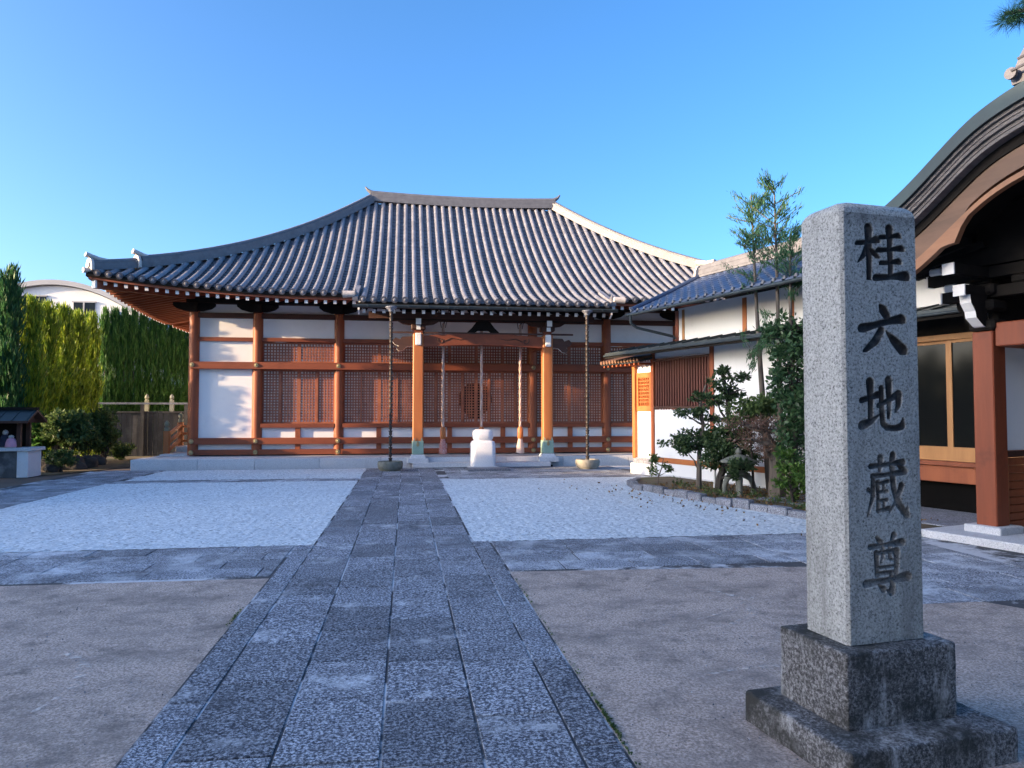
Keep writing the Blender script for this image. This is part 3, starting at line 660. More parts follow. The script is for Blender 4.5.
# rain chains, their basins, bell ropes and the pedestal
CH = [(-.40, 20.25, 'left of the pillars with the porch'), (5.12, 20.25, '')]
proto = None
for i, (x, y, _) in enumerate(CH):
    lab = ('dark twisted rain chain at the porch corner by the white plaster end bay', 'dark twisted rain chain at the porch corner nearest the side wing')[i]
    if proto is None:
        proto = empty('rain_chain', (x, y, 0), lab, 'rain chain', 'rain chains hanging from the porch gutter')
        def links(b):
            z = 4.36; k = 0
            while z > .36:
                b.lathe((x, y, z - .14), [(.024, 0), (.048, .03), (.042, .07), (.060, .125), (.05, .13)], M['darkmetal'], 10)
                b.box((x, y, z - .155), (.05, .016, .05) if k % 2 else (.016, .05, .05), M['darkmetal']); z -= .148; k += 1
            b.tube([(x, y, .3), (x, y, 4.4)], .02, M['darkmetal'], 6)
        part('chain', proto, links, 40)
        part('outlet_cup', proto, lambda b: b.lathe((x, y, 4.36), [(.06, 0), (.09, .06), (.16, .10), (.17, .13), (.1, .15)], M['kerb'], 14), 40)
    else:
        c = copy_tree(proto); c.location = (x, y, 0); c['label'] = lab
for i, (x, y, _) in enumerate(CH):
    b = MB(); b.lathe((x, y, -.01), [(.24, 0), (.33, .08), (.35, .20), (.33, .27), (.26, .275), (.24, .19), (.05, .17)], M['greystone'] if i == 0 else M['basin'], 18)
    o = b.build('stone_basin', None, 40)
    tag(o, ('greenish grey stone basin under the rain chain beside the path', 'pale weathered stone basin under the rain chain nearest the side wing')[i], 'basin', 'stone basins under the rain chains')
proto = None
for i, x in enumerate((CX - 1.17, CX - .02, CX + 1.16)):
    lab = ('bell rope with red tassel hanging beside the porch pillar near the white end bay', 'bell rope hanging in front of the round lattice opening behind the white pedestal', 'bell rope with pale tassel hanging beside the porch pillar near the side wing')[i]
    r = empty('bell_rope', (x, PY + .35, 0), lab, 'bell rope', 'bell ropes under the porch')
    y = PY + .35
    def strands(b):
        for k in range(3):
            b.tube([(x + .024 * math.cos(z * 9 + k * 2.094), y + .024 * math.sin(z * 9 + k * 2.094), z) for z in np.linspace(1.05, 4.25, 70)], .021, M['rope'] if k else M['pale_cloth'], 6)
    part('rope', r, strands, 60)
    part('grip', r, lambda b: b.lathe((x, y, .80), [(.075, 0), (.09, .02), (.09, .28), (.05, .36)], M['orange'], 8), 40)
    tm = M['red_cloth'] if i == 0 else M['pale_cloth']
    part('tassel', r, lambda b: b.lathe((x, y, .36), [(.13, 0), (.11, .22), (.07, .40), (.06, .44)], tm, 12), 40)
    def hanger(b):
        for q in (-1, 1): b.tube([(x + q * .06, y, 4.12), (x + q * .16, y, 4.7)], .012, M['darkmetal'], 5)
        b.tube([(x, y, 4.05), (x, y, 4.2), (x + .03, y, 4.3), (x - .03, y, 4.4), (x, y, 4.5)], .022, M['darkmetal'], 6)
    if i != 1: part('hanger', r, hanger, 40)
ped = empty('stone_pedestal', (CX - .0, 20.72, 0), 'white stone pedestal with rounded cushion top standing before the porch steps', 'pedestal')
PXc, PYc = CX - .10, 20.72
def sqlathe(b, c, prof, m, rnd=.12, n=6):
    V = []; F = []; K = 4 * (n + 1)
    for r, z in prof:
        rd = min(rnd, r * .6)
        for q in range(4):
            cx, cy = ((1, 1), (-1, 1), (-1, -1), (1, -1))[q]
            for k in range(n + 1):
                a = q * math.pi / 2 + math.pi / 2 * k / n
                V.append((c[0] + cx * (r - rd) + rd * math.cos(a), c[1] + cy * (r - rd) + rd * math.sin(a), c[2] + z))
    for i in range(len(prof) - 1):
        for k in range(K): F.append((i * K + k, i * K + (k + 1) % K, (i + 1) * K + (k + 1) % K, (i + 1) * K + k))
    F.append(tuple(range(K))); F.append(tuple(range((len(prof) - 1) * K, len(prof) * K))); b.add(V, F, m)
part('body', ped, lambda b: sqlathe(b, (PXc, PYc, .08), [(.34, 0), (.34, .40), (.335, .62), (.31, .69), (.25, .72)], M['stonewhite'], .12), 40)
part('cushion_top', ped, lambda b: sqlathe(b, (PXc, PYc, .80), [(.24, 0), (.275, .04), (.29, .11), (.29, .20), (.27, .27), (.20, .31)], M['stonewhite'], .2), 40)
part('foot_slab', ped, lambda b: b.box((PXc, PYc, .035), (.82, .8, .08), M['platform'], bev=.01))
b = MB(); b.box((CX - .02, 20.02, .03), (1.15, .62, .07), M['kerb'], bev=.01)
tag(b.build('step_slab'), 'low grey stone slab lying at the foot of the white pedestal', 'step stone')

# railing beside the hall
rl = empty('wooden_railing', (-7.55, 24.5, 0), 'red brown railing with pale finials at the outer corner of the hall', 'railing')
for k, (x, y, z0, z1) in enumerate(((-7.47, 24.5, .25, 1.0), (-7.75, 26.9, .25, 1.25), (-6.7, 26.95, .25, 1.15))):
    p = part('post', rl, lambda b: b.box((x, y, (z0 + z1) / 2), (.17, .17, z1 - z0), M['orange'], bev=.015))
    part('finial', p, lambda b: b.lathe((x, y, z1), [(.085, 0), (.085, .1), (.05, .12), (.085, .2), (.07, .27), (.015, .33)], M['railpost'], 12), 50)
for z in (.45, .7, .95):
    part('rail', rl, lambda b: b.beam((-7.47, 24.5, z - .1), (-7.75, 26.9, z + .2), .08, .09, M['orange']))
    part('rail', rl, lambda b: b.beam((-7.75, 26.9, z + .15), (-6.5, 26.95, z + .15), .08, .08, M['orange']))
b = MB(); b.box((-7.05, 25.0, .12), (.9, 2.2, .34), M['platform'], bev=.01); b.box((-7.05, 25.9, .38), (.85, 1.0, .18), M['platform'], bev=.01)
tag(b.build('side_steps'), 'pale stone steps beside the red railing at the hall corner', 'steps')

# ------------------------------------------------------------------ side wing and entrance, in their own frame
WC = Vector((6.22, 17.85, 0)); WT = Vector((-.293, .956, 0)).normalized(); WN = Vector((-WT.y, WT.x, 0))   # along the wall (away), outwards
def W(s, o, z): return WC + WT * s + WN * o + Vector((0, 0, z))
WM = Matrix((WT, WN, Vector((0, 0, 1)))).transposed()
def wbox(b, s0, s1, o0, o1, z0, z1, m, bev=0): b.box(W((s0 + s1) / 2, (o0 + o1) / 2, (z0 + z1) / 2), (abs(s1 - s0), abs(o1 - o0), z1 - z0), m, bev=bev, mtx=WM)
SE = -9.35                                                      # where the wing wall meets the porch
wing = empty('side_wing', tuple(WC), 'white plastered side wing with blue grey tile roof behind the garden trees', 'building')
def wp(name, fn, smooth=None, parent=None): return part(name, parent or wing, fn, smooth)
wp('wall_panel', lambda b: wbox(b, -5.2, -2.3, -.1, 0, .47, 3.25, M['plaster'])); wp('wall_panel', lambda b: wbox(b, -2.2, -.04, -.1, 0, .47, 1.66, M['plaster']))
wp('wall_panel', lambda b: wbox(b, -2.2, -.04, -.1, -.02, 2.95, 3.25, M['plaster'])); wp('wall_panel', lambda b: wbox(b, -6.1, -5.3, -.1, 0, .47, 3.25, M['plaster']))
wp('foundation', lambda b: (wbox(b, -6.15, 0, -.12, .012, -.05, .34, M['plaster']), wbox(b, -6.15, 0, -.1, .03, -.05, .06, M['platform'])))
wp('sill_beam', lambda b: wbox(b, -6.1, .0, -.1, .03, .345, .465, M['orange'], .005))
for s in (-.02, -2.25, -5.25, -6.12): wp('post', lambda b: wbox(b, s - .06, s + .06, -.1, .035, .345, 3.25, M['wood'], .005))
g = wp('window_grille', lambda b: (wbox(b, -2.18, -.09, -.06, .04, 1.68, 1.74, M['wooddark']), wbox(b, -2.18, -.09, -.06, .04, 2.87, 2.93, M['wooddark']),
        [wbox(b, s, s + .05, -.02, .03, 1.74, 2.87, M['grille']) for s in np.arange(-2.17, -.12, .098)]))
wp('backing', lambda b: wbox(b, -2.18, -.09, -.08, -.05, 1.7, 2.9, M['wooddark']), None, g)
# lower lean-to roof
def strip_roof(b, s0, s1, o_out, z_out, o_in, z_in, th, m, mu):
    V = [W(s, o, z) for s in (s0, s1) for o, z in ((o_out, z_out), (o_in, z_in), (o_in, z_in + th), (o_out, z_out + th))]
    b.add(V, [(3, 2, 6, 7)], m); b.add(V, [(0, 1, 5, 4)], mu); b.add(V, [(0, 3, 7, 4), (1, 2, 6, 5), (0, 1, 2, 3), (4, 5, 6, 7)], M['coppergutter'])
def lowroof(b):
    strip_roof(b, -9.1, .98, .80, 3.06, -.0, 3.24, .07, M['coppergutter'], M['woodblack'])
    for s in np.arange(-8.9, .98, .42): b.beam(W(s, .79, 3.14), W(s, .01, 3.32), .03, .03, M['coppergutter'])
wp('lower_roof', lowroof)
wp('lower_fascia', lambda b: wbox(b, -9.1, .98, .76, .80, 2.99, 3.055, M['woodblack']))
wp('lower_gutter', lambda b: b.tube([W(-9.1, .83, 3.06), W(.99, .83, 3.06)], .025, M['coppergutter'], 10), 40)
# upper wall and its tiled gable roof
US = -.95
wp('wall_panel', lambda b: wbox(b, -9.6, US - .1, -.1, 0, 3.32, 4.1, M['plaster']))
wp('wall_panel', lambda b: wbox(b, US - .1, US - .0, -4.0, -.1, 3.2, 4.0, M['plaster']))
for s in (US - .06, US - .95 - .95 - .45, -4.6, -6.8, -9.0): wp('post', lambda b: wbox(b, s - .06, s + .06, -.1, .02, 3.32, 4.05, M['orange' if s < -1.2 else 'wood'], .004))
wp('post', lambda b: wbox(b, US - .34, US - .26, -.1, .021, 3.32, 4.05, M['honey'], .004))
EO, EZ, RO, RZ = 1.0, 3.98, -1.15, 5.0                          # eave and ridge of the upper roof
def upz(t): return EZ + (RZ - EZ) * (t + .10 * t * (t - 1))
def uproof(b, sgn):
    S0, S1, pit, co = US + .45, -12.5, .27, .24
    n = int((S0 - S1) / pit); L = 2.4; rows = int(L / co)
    for j in range(rows):
        t0, t1 = j / rows, (j + 1) / rows
        for i in range(n):
            s0 = S0 - i * pit; V = []
            for t, dz in ((t0, .028), (t1 + .012, .0)):
                for k, hz in ((0, .022), (.12, .03), (.25, .014), (.6, -.006), (.85, 0.0), (1, .02)):
                    o = EO + (RO - EO) * t
                    if sgn < 0: o = 2 * RO - o
                    p = W(s0 - k * pit, o, upz(min(t, 1)) + dz + hz + .05); V.append(p)
            V += [p - Vector((0, 0, .03)) for p in V[:6]]
            b.add(V, [(k, k + 1, k + 7, k + 6) for k in range(5)] + [(k + 12, k + 13, k + 1, k) for k in range(5)], M['tileblue'])
    o = EO if sgn > 0 else 2 * RO - EO
    for i in range(n):                                           # little end tiles along the eave
        p = W(S0 - i * pit - .06, o + .02 * sgn, EZ + .075); b.tube([p - WN * .03 * sgn, p + WN * .02 * sgn], .034, M['tileridge'], 8)
        q = W(S0 - i * pit - .16, o + .01 * sgn, EZ + .03); b.box(q, (.2, .03, .05), M['tileblue'], mtx=WM)
for sg in (1, -1): wp('upper_roof', lambda b: uproof(b, sg))
def under(b):
    V = [W(s, o, z) for s in (US + .42, -12.4) for o, z in ((EO - .02, EZ), (RO, RZ - .02), (2 * RO - EO, EZ), (2 * RO - EO, EZ - .05), (RO, RZ - .1), (EO - .02, EZ - .05))]
    b.add(V, [(0, 1, 7, 6), (1, 2, 8, 7), (3, 4, 10, 9), (4, 5, 11, 10), (0, 5, 11, 6), (0, 1, 4, 5), (1, 2, 3, 4)], M['woodblack'])
wp('roof_boarding', under)
wp('upper_gutter', lambda b: (b.tube([W(US + .5, EO + .07, EZ - .03), W(-12.5, EO + .07, EZ - .02)], .038, M['coppergutter'], 10),
    b.tube([W(US + .38, EO + .06, EZ - .06), W(US + .38, EO + .04, EZ - .24), W(US + .34, EO - .1, EZ - .34), W(US - .05, .12, EZ - .55), W(US - .08, .08, EZ - .62)], .035, M['coppergutter'], 8)), 40)
wp('ridge', lambda b: ridge_band(b, [W(US + .38, RO, RZ + .03), W(-12.5, RO, RZ + .03)], .26, .24, M['tileridge'], .07, 4), 40)
wp('ridge_end_tile', lambda b: onigawara(b, W(US + .40, RO, RZ + .0), (WT.x, WT.y), .42), 40)
wp('verge_tile', lambda b: b.tube([W(US + .40, EO + (RO - EO) * t, upz(t) + .10) for t in np.linspace(0, 1, 9)], .065, M['tileblue'], 8), 40)
# gate-like end bay with its own small roof
eb = empty('lattice_gate', tuple(W(.4, 0, 0)), 'orange lattice gate bay with white lower panel and small tiled roof beside the hall', 'gate')
def ep(name, fn, parent=None, smooth=None): return part(name, parent or eb, fn, smooth)
ep('post', lambda b: wbox(b, .68, .80, -.08, .08, .4, 2.9, M['orange'], .01)); ep('wall_panel', lambda b: wbox(b, .05, .68, -.06, -.01, .42, 1.62, M['plaster']))
ep('wall_panel', lambda b: wbox(b, .05, .68, -.06, -.01, 2.62, 2.9, M['plaster']))
def gl(b):
    for z0, z1 in ((1.62, 1.76), (2.50, 2.62)): wbox(b, .05, .68, -.06, .02, z0, z1, M['orange'])
    for s in (.05, .60): wbox(b, s, s + .08, -.06, .02, 1.76, 2.50, M['orange'])
    for s in np.arange(.19, .6, .085): wbox(b, s, s + .02, -.03, .0, 1.76, 2.50, M['orange'])
    for z in np.arange(1.85, 2.5, .09): wbox(b, .13, .60, -.028, -.003, z, z + .02, M['orange'])
o = ep('lattice_panel', gl); ep('backing', lambda b: wbox(b, .06, .67, -.055, -.045, 1.7, 2.55, M['honey']), o)
ep('stone_base', lambda b: (wbox(b, .0, .86, -.14, .10, -.05, .27, M['stonewhite'], .01), wbox(b, .0, .80, -.1, .06, .27, .42, M['kerb'], .01)))
def srf(b):
    strip_roof(b, -.05, 1.75, .42, 2.86, -.5, 3.08, .05, M['barge'], M['woodx'])
    for s in np.arange(-.0, 1.76, .14): b.tube([W(s, .46, 2.93), W(s, -.48, 3.15)], .045, M['barge'], 8); b.tube([W(s, .44, 2.93), W(s, .48, 2.925)], .05, M['barge'], 8)
    for s in np.arange(.05, 1.7, .2): wbox(b, s, s + .05, -.4, .38, 2.80, 2.855, M['wood'])
ep('tiled_roof', srf, None, 40)
# glazed doors of the entrance side
dr = empty('glazed_doors', tuple(W(-8.2, 0, 0)), 'honey framed dark glazed sliding doors above a wooden ledge beside the entrance post', 'door')
def dp(name, fn, parent=None): return part(name, parent or dr, fn)
DS0, DS1 = -9.35, -6.2
dp('head_frame', lambda b: wbox(b, DS0, DS1, -.1, .05, 2.74, 2.83, M['honey'], .004))
for k in range(2):
    a = DS0 + (DS1 - DS0) / 2 * k; c = a + (DS1 - DS0) / 2; oo = -.03 - .04 * k
    d = dp('sliding_door', lambda b: (wbox(b, a, a + .06, oo, oo + .04, .83, 2.74, M['honey']), wbox(b, c - .06, c, oo, oo + .04, .83, 2.74, M['honey']),
            wbox(b, a + .06, c - .06, oo, oo + .04, .83, 1.05, M['honey']), wbox(b, a + .06, c - .06, oo, oo + .04, 2.69, 2.74, M['honey'])))
    dp('pane', lambda b: wbox(b, a + .06, c - .06, oo + .015, oo + .02, 1.05, 2.69, M['glassdark']), d)
dp('lintel_boards', lambda b: wbox(b, DS0, DS1, -.1, -.02, 2.835, 3.3, M['woodblack']))
dp('ledge', lambda b: (wbox(b, DS0 - .1, DS1 + .1, -.1, .18, .76, .83, M['woodx'], .006), wbox(b, DS0 - .1, DS1 + .1, -.1, .12, .50, .755, M['wood'], .006)))
dp('underfloor', lambda b: wbox(b, DS0, DS1, -.1, -.05, 0, .5, M['black']))  # black board in place of the shade below the ledge

# curved-gable entrance porch
PS, PO = -9.46, 1.72; PW = 2.8; PK = PS - PW / 2
ent = empty('entrance_porch', tuple(W(PK, .8, 0)), 'entrance porch with curved undulating gable, dark copper roof and thick red posts', 'entrance porch')
def np_(name, fn, smooth=None, parent=None): return part(name, parent or ent, fn, smooth)
np_('stone_floor', lambda b: (wbox(b, PS - PW - .9, PS + .55, -.5, PO + .62, -.05, .09, M['platform'], .012), wbox(b, PS + .56, DS1 + 1.1, -.1, PO - .2, -.05, .05, M['kerb'])))
for s in (PS, PS - PW):
    p = np_('post', lambda b: wbox(b, s - .13, s + .13, PO - .13, PO + .13, .17, 2.62, M['cedarbark'], .012))
    np_('stone_pad', lambda b: wbox(b, s - .23, s + .23, PO - .23, PO + .23, .08, .18, M['platform'], .012), None, p)
    d = 1 if s == PS else -1
    def br(b):
        pl = [(.12, .0), (.20, .02), (.34, .12), (.36, .20), (.44, .30), (.46, .42), (.12, .42)]
        b.prism(pl, W(s, PO - .07, 2.66), WT * d, (0, 0, 1), .14 * d, M['woodblack'], M['whitepaint'])
        b.prism(pl, W(s - .07, PO, 2.66), WN, (0, 0, 1), .14, M['woodblack'], M['whitepaint'])
        for z in (2.70, 2.95, 3.15): wbox(b, s - .16, s + .16, PO - .16, PO + .16, z - .07, z + .07, M['woodblack'], .03)
        for z, l in ((3.05, .55), (3.3, .75)):
            wbox(b, s - l, s + l, PO - .07, PO + .07, z, z + .14, M['woodblack'])
            wbox(b, s - .07, s + .07, PO - l, PO + l, z + .01, z + .13, M['woodblack'])
            wbox(b, s + d * l, s + d * (l + .02), PO - .075, PO + .075, z - .005, z + .145, M['whitepaint'])
            wbox(b, s - .075, s + .075, PO + l, PO + l + .02, z - .005, z + .135, M['whitepaint'])
            for k in (-1, 1): wbox(b, s + k * (l - .12) - .09, s + k * (l - .12) + .09, PO - .1, PO + .1, z + .141, z + .24, M['whitepaint' if k == d else 'woodblack'], .02)
    np_('bracket', br, None, p)
np_('front_beam', lambda b: wbox(b, PS - PW + .14, PS - .14, PO - .1, PO + .1, 2.42, 2.72, M['cedarbark'], .012))
np_('front_beam', lambda b: wbox(b, PS - PW - .6, PS + .6, PO - .07, PO + .07, 3.46, 3.66, M['woodblack']))
np_('side_beam', lambda b: wbox(b, PS - .1, PS + .1, -.1, PO - .14, 2.44, 2.68, M['wood'], .012))
np_('side_wall', lambda b: (wbox(b, PS - .03, PS + .03, -.1, PO - .14, 1.1, 2.43, M['plaster']), wbox(b, PS - .05, PS + .03, -.1, PO - .14, 2.68, 3.6, M['woodblack'])))
np_('side_dado', lambda b: (wbox(b, PS - .05, PS + .04, PO - .26, PO - .15, .1, 1.1, M['honey']), [wbox(b, PS - .045, PS + .035, -.1, PO - .27, z, z + .09, M['wood'], .008) for z in np.arange(.12, 1.05, .1)], wbox(b, PS - .07, PS + .05, -.1, PO - .14, 1.03, 1.1, M['wooddark'])))
np_('back_wall', lambda b: (wbox(b, PS - PW, PS, -.16, -.1, .1, 3.9, M['black'])))  # wall coloured black to stand for the unlit interior
np_('side_wall', lambda b: wbox(b, PS - PW - .03, PS - PW + .03, -.1, PO - .14, .1, 3.6, M['plaster']))
def kz(u):                                                      # height of the curved gable at u from its peak
    u = abs(u); T = [(0, 5.14), (.32, 5.07), (.73, 4.93), (1.09, 4.68), (1.5, 4.38), (1.88, 4.16), (2.2, 4.03), (2.5, 3.97), (2.75, 3.96)]
    return float(np.interp(u, [t[0] for t in T], [t[1] for t in T]))
def kzs(u): return (kz(u - .16) + 2 * kz(u) + kz(u + .16)) / 4 if abs(u) > .2 else (kz(.0) + kz(.3)) / 2 - .006 * 0
UU = np.linspace(-2.6, 2.6, 61)
ZZ = np.array([kz(u) for u in UU]); ker = np.array([1, 2, 3, 2, 1]) / 9
for _ in range(2): ZZ = np.concatenate([ZZ[:2], np.convolve(ZZ, ker, 'valid'), ZZ[-2:]])
def band(b, o0, o1, d0, d1, m, hw=2.6, d1f=None):
    """a strip of the gable outline between depths d0 and d1 below the roof top, from o0 to o1"""
    ii = [i for i in range(61) if abs(UU[i]) <= hw + 1e-6]; V = []; F = []
    for i in ii:
        u, z = UU[i], ZZ[i]; e = d1f(u) if d1f else d1
        V += [W(PK + u, o0, z - d0), W(PK + u, o1, z - d0), W(PK + u, o1, z - e), W(PK + u, o0, z - e)]
    n = len(ii)
    for k in range(n - 1):
        a = 4 * k
        F += [(a, a + 1, a + 5, a + 4), (a + 1, a + 2, a + 6, a + 5), (a + 2, a + 3, a + 7, a + 6), (a + 3, a, a + 4, a + 7)]
    F += [(0, 1, 2, 3), (4 * n - 4, 4 * n - 3, 4 * n - 2, 4 * n - 1)]
    b.add(V, F, m)
GO = PO + 1.32
np_('copper_roof', lambda b: band(b, GO - .0, -1.6, 0, .17, M['copper']), 40)
def seams(b):
    for o in np.arange(-1.2, GO - .1, .48):
        b.tube([W(PK + UU[i], o, ZZ[i] + .004) for i in range(0, 61, 2)], .012, M['copper'], 5)
np_('roof_seams', seams)
np_('layered_eave', lambda b: [band(b, GO - .05 - .025 * k - (.015 if k % 2 else 0), GO - .5, .172 + .045 * k, .172 + .045 * k + .04, M['hinoki'], 2.58 - .01 * k) for k in range(5)], 40)
np_('gap_shade_band', lambda b: band(b, GO - .28, GO - .45, .39, .52, M['woodblack'], 2.4))  # black band painted in for the shaded gap under the eave
def cusp(u):
    a = abs(u); e = .90
    if a < 1.05: e = .86 + .02
    d = abs(a - 1.12); return e + (.10 * max(0, 1 - d / .16)) + (.05 if a > 1.12 else 0)
np_('bargeboard', lambda b: band(b, GO - .30, GO - .38, .525, .83, M['barge'], 2.45, lambda u: cusp(u) - .12), 40)
np_('bargeboard_moulding', lambda b: band(b, GO - .275, GO - .37, .79, .9, M['orange'], 2.45, lambda u: cusp(u)) if False else [band(b, GO - .27, GO - .36, .815, .9, M['mould'], 2.45, cusp)], 40)
np_('gable_ceiling', lambda b: band(b, GO - .5, -.1, .42, .5, M['woodblack'], 2.5))
np_('gable_panel', lambda b: [wbox(b, PK - 1.5, PK + 1.5, PO - .04, PO + .04, 3.66, 4.2, M['woodblack'])])
np_('gable_pendant', lambda b: b.prism([(-.35, .2), (-.3, 0), (-.12, -.1), (0, -.32), (.12, -.1), (.3, 0), (.35, .2)], W(PK, GO - .33, 4.15), WT, (0, 0, 1), .06, M['wooddark']), 40)
for sg in (1, -1):
    def eaveraf(b):
        for o in np.arange(-.2, GO - .5, .30):
            b.beam(W(PK + sg * 2.45, o, 3.50), W(PK + sg * 1.3, o, 3.72), .07, .09, M['woodblack']); b.beam(W(PK + sg * 2.475, o, 3.495), W(PK + sg * 2.45, o, 3.50), .075, .095, M['whitepaint'])
    np_('eave_rafters', eaveraf)
def ridgebox(b):
    for k in range(3): wbox(b, PK - .28 + .03 * k, PK + .28 - .03 * k, -1.5, GO - .25 - .03 * k, 5.12 + .09 * k, 5.20 + .09 * k, M['copper' if k == 0 else 'tile'])
    b.tube([W(PK, -1.5, 5.44), W(PK, GO - .3, 5.44)], .08, M['roll'], 10)
np_('ridge', ridgebox, 40)
def ornament(b):
    c = W(PK, GO - .28, 5.24)
    pl = [(-.44, -.02), (-.46, .10), (-.44, .16), (-.40, .17), (-.36, .26), (-.27, .40), (-.2, .56), (0, .66), (.2, .56), (.27, .40), (.36, .26), (.40, .17), (.44, .16), (.46, .10), (.44, -.02)]
    b.prism(pl, c, WT, (0, 0, 1), .1, M['tile'])
    for s in (-1, 1): b.tube([c + WT * s * .40 + Vector((0, 0, .08)) - WN * -.06, c + WT * s * .40 + Vector((0, 0, .08)) + WN * .10], .065, M['tile'], 12)
    for k in range(4): b.tube([c + WN * .11 + WT * s2 * (.38 - .07 * k) + Vector((0, 0, .10 + .1 * k + .03 * (1 - abs(s2)))) for s2 in (-1, -.5, 0, .5, 1)], .016, M['tile'], 6)
    b.tube([c + Vector((0, 0, .45)), c + Vector((0, 0, .45)) + WN * .22], .10, M['tile'], 12)
np_('ridge_end_tile', ornament, 40)

# ------------------------------------------------------------------ the inscribed stele in the foreground
yaw = R(8.3)
def cw(x, d): return (x * math.cos(yaw) + d * math.sin(yaw), -x * math.sin(yaw) + d * math.cos(yaw))   # camera-space right/depth to world
cx_, cy_ = cw(1.582, 3.476)
d1 = Vector((*cw(.959, .284), 0)); d2 = Vector((*cw(-.284, .959), 0))        # along the inscribed face, along the side face
c0 = Vector((cx_, cy_, 0))
stele = empty('inscribed_stele', tuple(c0), 'tall square granite stele carved with five black characters on a two-step stone base', 'stone stele')
SWD, SDP, SZ0, SZ1 = .455, .30, .50, 2.635
def S3(a, bb, z): return c0 + d1 * a + d2 * bb + Vector((0, 0, z))
STR = {  # brush strokes: points in the unit box and half-widths
 'kei': [([(.03, .66), (.25, .70), (.42, .75)], [.035, .03, .045]), ([(.25, .97), (.26, .5), (.25, .04)], [.045, .035, .03]), ([(.24, .66), (.14, .45), (.0, .28)], [.035, .03, .012]), ([(.28, .60), (.38, .50), (.44, .44)], [.02, .035, .03]),
         ([(.52, .80), (.7, .82), (.88, .85)], [.035, .028, .04]), ([(.69, .98), (.70, .75), (.69, .58)], [.045, .034, .03]), ([(.46, .56), (.7, .585), (.94, .62)], [.036, .028, .042]), ([(.70, .56), (.71, .3), (.70, .1)], [.036, .032, .03]), ([(.52, .33), (.7, .35), (.88, .38)], [.034, .028, .04]), ([(.40, .06), (.7, .085), (1.02, .12)], [.042, .034, .055])],
 'roku': [([(.44, 1.0), (.52, .9), (.60, .78)], [.02, .055, .05]), ([(.0, .50), (.3, .57), (.6, .65), (.96, .72)], [.055, .042, .042, .06]), ([(.46, .48), (.32, .25), (.06, .04)], [.045, .05, .03]), ([(.58, .46), (.76, .28), (.98, .08)], [.015, .05, .065])],
 'ji': [([(.0, .60), (.2, .65), (.38, .71)], [.035, .03, .042]), ([(.2, .96), (.21, .6), (.20, .24)], [.05, .036, .034]), ([(.0, .12), (.2, .19), (.42, .33)], [.05, .036, .012]),
        ([(.40, .50), (.62, .60), (.88, .73)], [.032, .03, .045]), ([(.88, .73), (.87, .52), (.80, .38)], [.045, .036, .016]), ([(.64, 1.0), (.65, .6), (.63, .26)], [.045, .034, .022]), ([(.47, .84), (.47, .4), (.49, .15), (.60, .07)], [.036, .034, .036, .036]), ([(.60, .07), (.80, .06), (.95, .10), (.98, .27)], [.036, .036, .042, .012])],
 'zou': [([(.12, .84), (.5, .865), (.90, .90)], [.03, .024, .036]), ([(.36, .98), (.35, .86), (.33, .76)], [.036, .03, .02]), ([(.66, 1.02), (.64, .9), (.60, .79)], [.036, .03, .018]),
         ([(.16, .68), (.5, .70), (.95, .74)], [.03, .024, .036]), ([(.18, .68), (.16, .35), (.02, .03)], [.032, .028, .012]), ([(.06, .46), (.12, .42)], [.028, .02]),
         ([(.28, .58), (.29, .35), (.28, .11)], [.028, .024, .024]), ([(.28, .56), (.40, .57), (.53, .59)], [.022, .02, .025]), ([(.30, .42), (.5, .43)], [.02, .022]), ([(.30, .28), (.5, .29)], [.02, .022]), ([(.27, .12), (.40, .13), (.55, .15)], [.024, .022, .028]), ([(.43, .56), (.42, .42)], [.02, .018]), ([(.43, .28), (.42, .14)], [.02, .018]),
         ([(.63, .96), (.66, .5), (.78, .22), (.98, .02)], [.03, .034, .04, .035]), ([(.98, .03), (1.0, .18)], [.032, .01]), ([(.86, .52), (.76, .30), (.55, .08)], [.034, .026, .012]), ([(.78, .86), (.90, .78)], [.02, .036])],
 'son': [([(.28, .99), (.36, .90)], [.022, .036]), ([(.70, 1.02), (.62, .90)], [.036, .015]), ([(.12, .83), (.5, .85), (.90, .885)], [.034, .026, .042]),
         ([(.26, .72), (.27, .5), (.27, .33)], [.034, .03, .03]), ([(.26, .71), (.5, .725), (.76, .74)], [.026, .024, .036]), ([(.76, .74), (.76, .55), (.74, .33)], [.04, .032, .03]), ([(.44, .84), (.42, .65), (.36, .54)], [.024, .022, .012]), ([(.59, .84), (.59, .60), (.70, .57)], [.024, .022, .015]), ([(.30, .46), (.5, .465), (.72, .47)], [.02, .02, .022]), ([(.28, .35), (.5, .36), (.74, .365)], [.026, .024, .026]),
         ([(.0, .19), (.5, .225), (1.02, .27)], [.042, .032, .05]), ([(.64, .34), (.645, .15), (.62, .0), (.50, .06)], [.036, .034, .04, .01]), ([(.32, .15), (.42, .07)], [.018, .038])]}
CH_ = [('kei', .088, .372, 2.235, 2.505), ('roku', .112, .358, 1.885, 2.12), ('ji', .102, .352, 1.505, 1.755), ('zou', .118, .362, 1.09, 1.385), ('son', .108, .348, .73, 1.0)]
